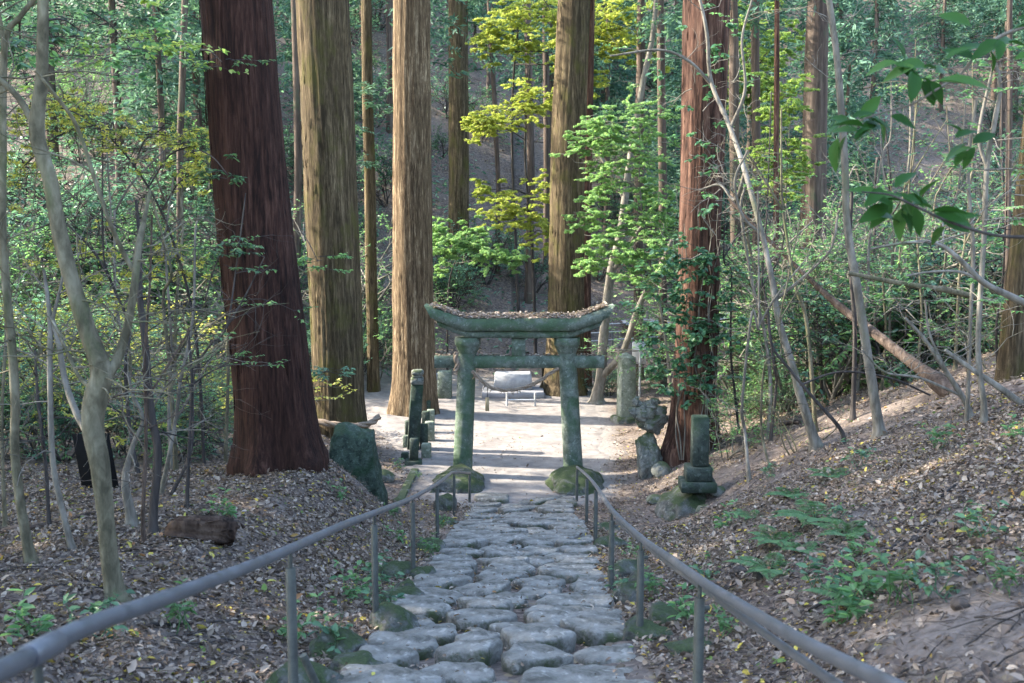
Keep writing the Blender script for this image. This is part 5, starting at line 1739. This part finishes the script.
ground_stick('fallen pale branch lying along the crest of the right bank', [(800, 425, 15.5), (760, 430, 16), (722, 436, 16.5), (700, 440, 17)], .04, 'bark_log')
# rotten log
P = np.array([hit(167, 536), hit(190, 538), hit(214, 542), hit(234, 546)])
P[:, 2] = ground(P[:, 0], P[:, 1]) + .04
def rot(RR, th, p):
    u = np.linspace(0, 1, len(p))[:, None]
    n = fbm(np.cos(th) * 3.5, np.sin(th) * 3.5, p[:, 0:1] * .8, 5, 4)
    end = 1 - .8 * sstep(.86, 1.0, u + .16 * vnoise(np.cos(th) * 5, np.sin(th) * 5, 0, 7)) - .7 * (1 - sstep(0, .2, u + .1 * vnoise(np.cos(th) * 4, np.sin(th) * 4, 0, 8)))
    return RR * (1 + 1.05 * n + .25 * vnoise(np.cos(th) * 7, np.sin(th) * 7, p[:, 0:1] * 3, 12)) * end
lb = MB().tube(catmull(P, 14), np.linspace(.12, .165, 43), 44, rot)
rg = np.random.default_rng(8)
for k in range(16):
    a_ = rg.uniform(0, 3.14)
    q = P[rg.integers(1, 4)] + [rg.normal(0, .05), math.cos(a_) * .12, math.sin(a_) * .12]
    lb.tube([q, q + [rg.uniform(-.3, .3), rg.normal(0, .03), rg.uniform(-.02, .06)]], [.018, .004], 5)
lb.build('rotten_log', M['rotten'], None, P[0], True, 'short rotten brown log breaking up in the leaf litter left of the rail', 'log')
# rope low around the brown cedar
c = at(340, 425, 23.0)
pts = [np.array([c[0] + math.sin(a) * .92, c[1] - math.cos(a) * .92, at(340, 422.5 + 3 * math.sin(a * 2.2), 22.3)[2]]) for a in np.linspace(-1.5, 1.5, 9)]
mb, P = rope_mb(pts, .07, 7)
mb.build('rope', M['rope'], None, pts[0], True, 'thick grey rope slung low across the brown cedar behind the slab rock', 'rope')
# black board and red scrap behind the crooked tree
p = hit(101, 489)
k_ = p[1] / 7.0
MB().box(p - [0, 0, .02], (.25 * k_, .03, .42 * k_), .12, (-.13, .0), .008).build('board', M['black'], None, p, False, 'black board leaning behind the crooked foreground tree', 'board')
p = hit(83, 464)
MB().box(p, (.06, .04, .10), .4, (.1, 0), .008).build('red_scrap', M['red'], None, p, False, 'small red scrap left of the black board', 'scrap')
# dark clods on the right bank
for k, (px, py, d, w) in enumerate([(740, 575, 6.6, .13), (757, 580, 6.3, .1), (960, 610, 4.4, .1), (868, 540, 6.0, .07), (915, 543, 5.6, .08)]):
    p = hit(px, py)
    rock_mb((p[0], p[1], float(ground(p[0], p[1])) + .02), (w, w, w * .8), 500 + k, 7, .2, 3).build('clod', M['bark_dark'], None, p, True, ['dark round clod on the bank behind the right handrail', 'smaller dark clod beside the round one on the bank', 'dark clod on the bare earth at the lower right', 'small brown lump among the ferns', 'small brown lump under the long dark stick'][k], 'clod')


# ------------------------------------------------------------------ ferns and small weeds
def fern_proto(seed, n=7, L=.38):
    rg = np.random.default_rng(seed)
    o = thing('fern', 'x', 'fern', (0, 0, 0))
    st, mb = MB(), MB()
    for k in range(n):
        a = k / n * 6.28 + rg.normal(0, .25)
        l = L * rg.uniform(.7, 1.15)
        t = np.linspace(0, 1, 22)
        h = np.stack([np.cos(a) * l * t, np.sin(a) * l * t, l * (.75 * t - .62 * t ** 2)], -1)
        st.tube(h[::3], np.linspace(.003, .001, len(h[::3])), 4, caps=False)
        T = unit(np.gradient(h, axis=0))
        side = unit(np.cross(T, [0, 0, 1.0]))
        pl_ = l * .26 * np.sin(np.clip(t * 1.05, 0, 1) ** .7 * math.pi) + .006
        for s_ in (-1, 1):
            mb.leaves(h[3:], side[3:] * s_ + T[3:] * .35 - np.array([0, 0, .15]), np.tile([0, 0, 1.0], (19, 1)) + rg.normal(0, .15, (19, 3)), pl_[3:], .026, rg.uniform(0, 1, 19), 'dia')
    st.build('stem', M['fern'], o)
    mb.build('frond', M['fern'], o)
    return o


def weed_proto(seed, mat):
    rg = np.random.default_rng(seed)
    o = thing('weed', 'x', 'weed', (0, 0, 0))
    segs, twigs = [], []
    for k in range(6):
        a = rg.uniform(0, 6.28)
        grow(segs, twigs, [rg.normal(0, .03), rg.normal(0, .03), 0], [math.cos(a) * .6, math.sin(a) * .6, 1], rg.uniform(.1, .2), .003, 1, rg, 0, -.02, 2)
    stems_mb(segs, 4).build('stem', M[mat], o)
    mb = MB()
    twig_leaves(mb, twigs, 4, .055, .028, rg)
    mb.build('foliage', M[mat], o)
    return o


fps = [fern_proto(600), fern_proto(601, 6, .3), fern_proto(602, 8, .34)]
wps = [weed_proto(610, 'leaf_shrub'), weed_proto(611, 'leaf_mid'), weed_proto(612, 'fern')]
for k, (px, py, d, s_, lab) in enumerate([(815, 525, 7.2, 1.1, 'largest fern in the middle of the right leaf bank'), (790, 500, 8.2, 1.0, 'fern near the upper left edge of the right leaf bank'), (775, 545, 7.0, .8, 'fern low on the bank behind the right handrail'), (845, 540, 6.6, .9, 'fern just right of the largest fern'), (800, 555, 6.6, .7, 'small fern below the largest fern'),
                                          (770, 575, 6.2, .8, 'fern next to the dark clods behind the handrail'), (830, 480, 8.2, .8, 'fern high on the right bank above the largest fern'), (752, 520, 8.6, .7, 'fern at the foot of the bank right of the monument'), (860, 610, 4.9, .8, 'fern beside the long dark stick near the handrail')]):
    p = hit(px, py)
    s_ = s_ * p[1] / d
    x, y = p[0], p[1]
    z = float(ground(x, y)) + .02
    if k < 3:
        q = fps[k]; q.location = (x, y, z); q.scale = (s_,) * 3; q['label'], q['group'] = lab, 'ferns on the right bank'
    else:
        dup(fps[k % 3], (x, y, z), RNG.uniform(0, 6.28), s_, lab, 'ferns on the right bank')
WD = [(820, 590, 5.4), (870, 600, 4.9), (900, 610, 4.7), (978, 540, 5.4), (835, 625, 4.7), (850, 560, 5.9), (940, 600, 4.8), (640, 560, 10), (655, 600, 8), (620, 600, 9), (690, 620, 6.6), (720, 640, 5.6), (380, 585, 8.8), (400, 545, 11), (440, 530, 14), (380, 610, 7.7), (350, 600, 7.4), (430, 560, 10.6), (325, 655, 5.7), (290, 640, 5.6), (180, 635, 5.6), (100, 640, 4.9), (40, 640, 4.6), (420, 480, 19), (400, 470, 20), (340, 500, 15.6),
      (395, 520, 15), (770, 480, 9.5), (720, 530, 9), (1000, 600, 4.3), (700, 590, 7.2), (230, 520, 10), (140, 440, 13), (60, 430, 13), (200, 460, 13.2), (20, 460, 11.5), (835, 525, 6.9), (1018, 440, 6.5), (940, 450, 9), (860, 470, 9.2)]
for k, (px, py, d) in enumerate(WD):
    p = hit(px, py)
    x, y = p[0], p[1]
    z = float(ground(x, y)) + .015
    sd = 'on the right leaf bank' if px > 740 else 'beside the right handrail' if px > 560 else 'beside the left handrail' if px > 270 else 'on the left leaf slope'
    lab = f'{["dark green", "bright green", "pale green"][k % 3]} small weed {sd}, {"close to the viewer" if d < 5.7 else "halfway up" if d < 9 else "farther off"}'
    s_ = RNG.uniform(.8, 1.6)
    if k < 3:
        q = wps[k]; q.location = (x, y, z); q.scale = (s_,) * 3; q['label'], q['group'] = lab, 'small weeds'
    else:
        dup(wps[k % 3], (x, y, z), RNG.uniform(0, 6.28), s_, lab, 'small weeds')
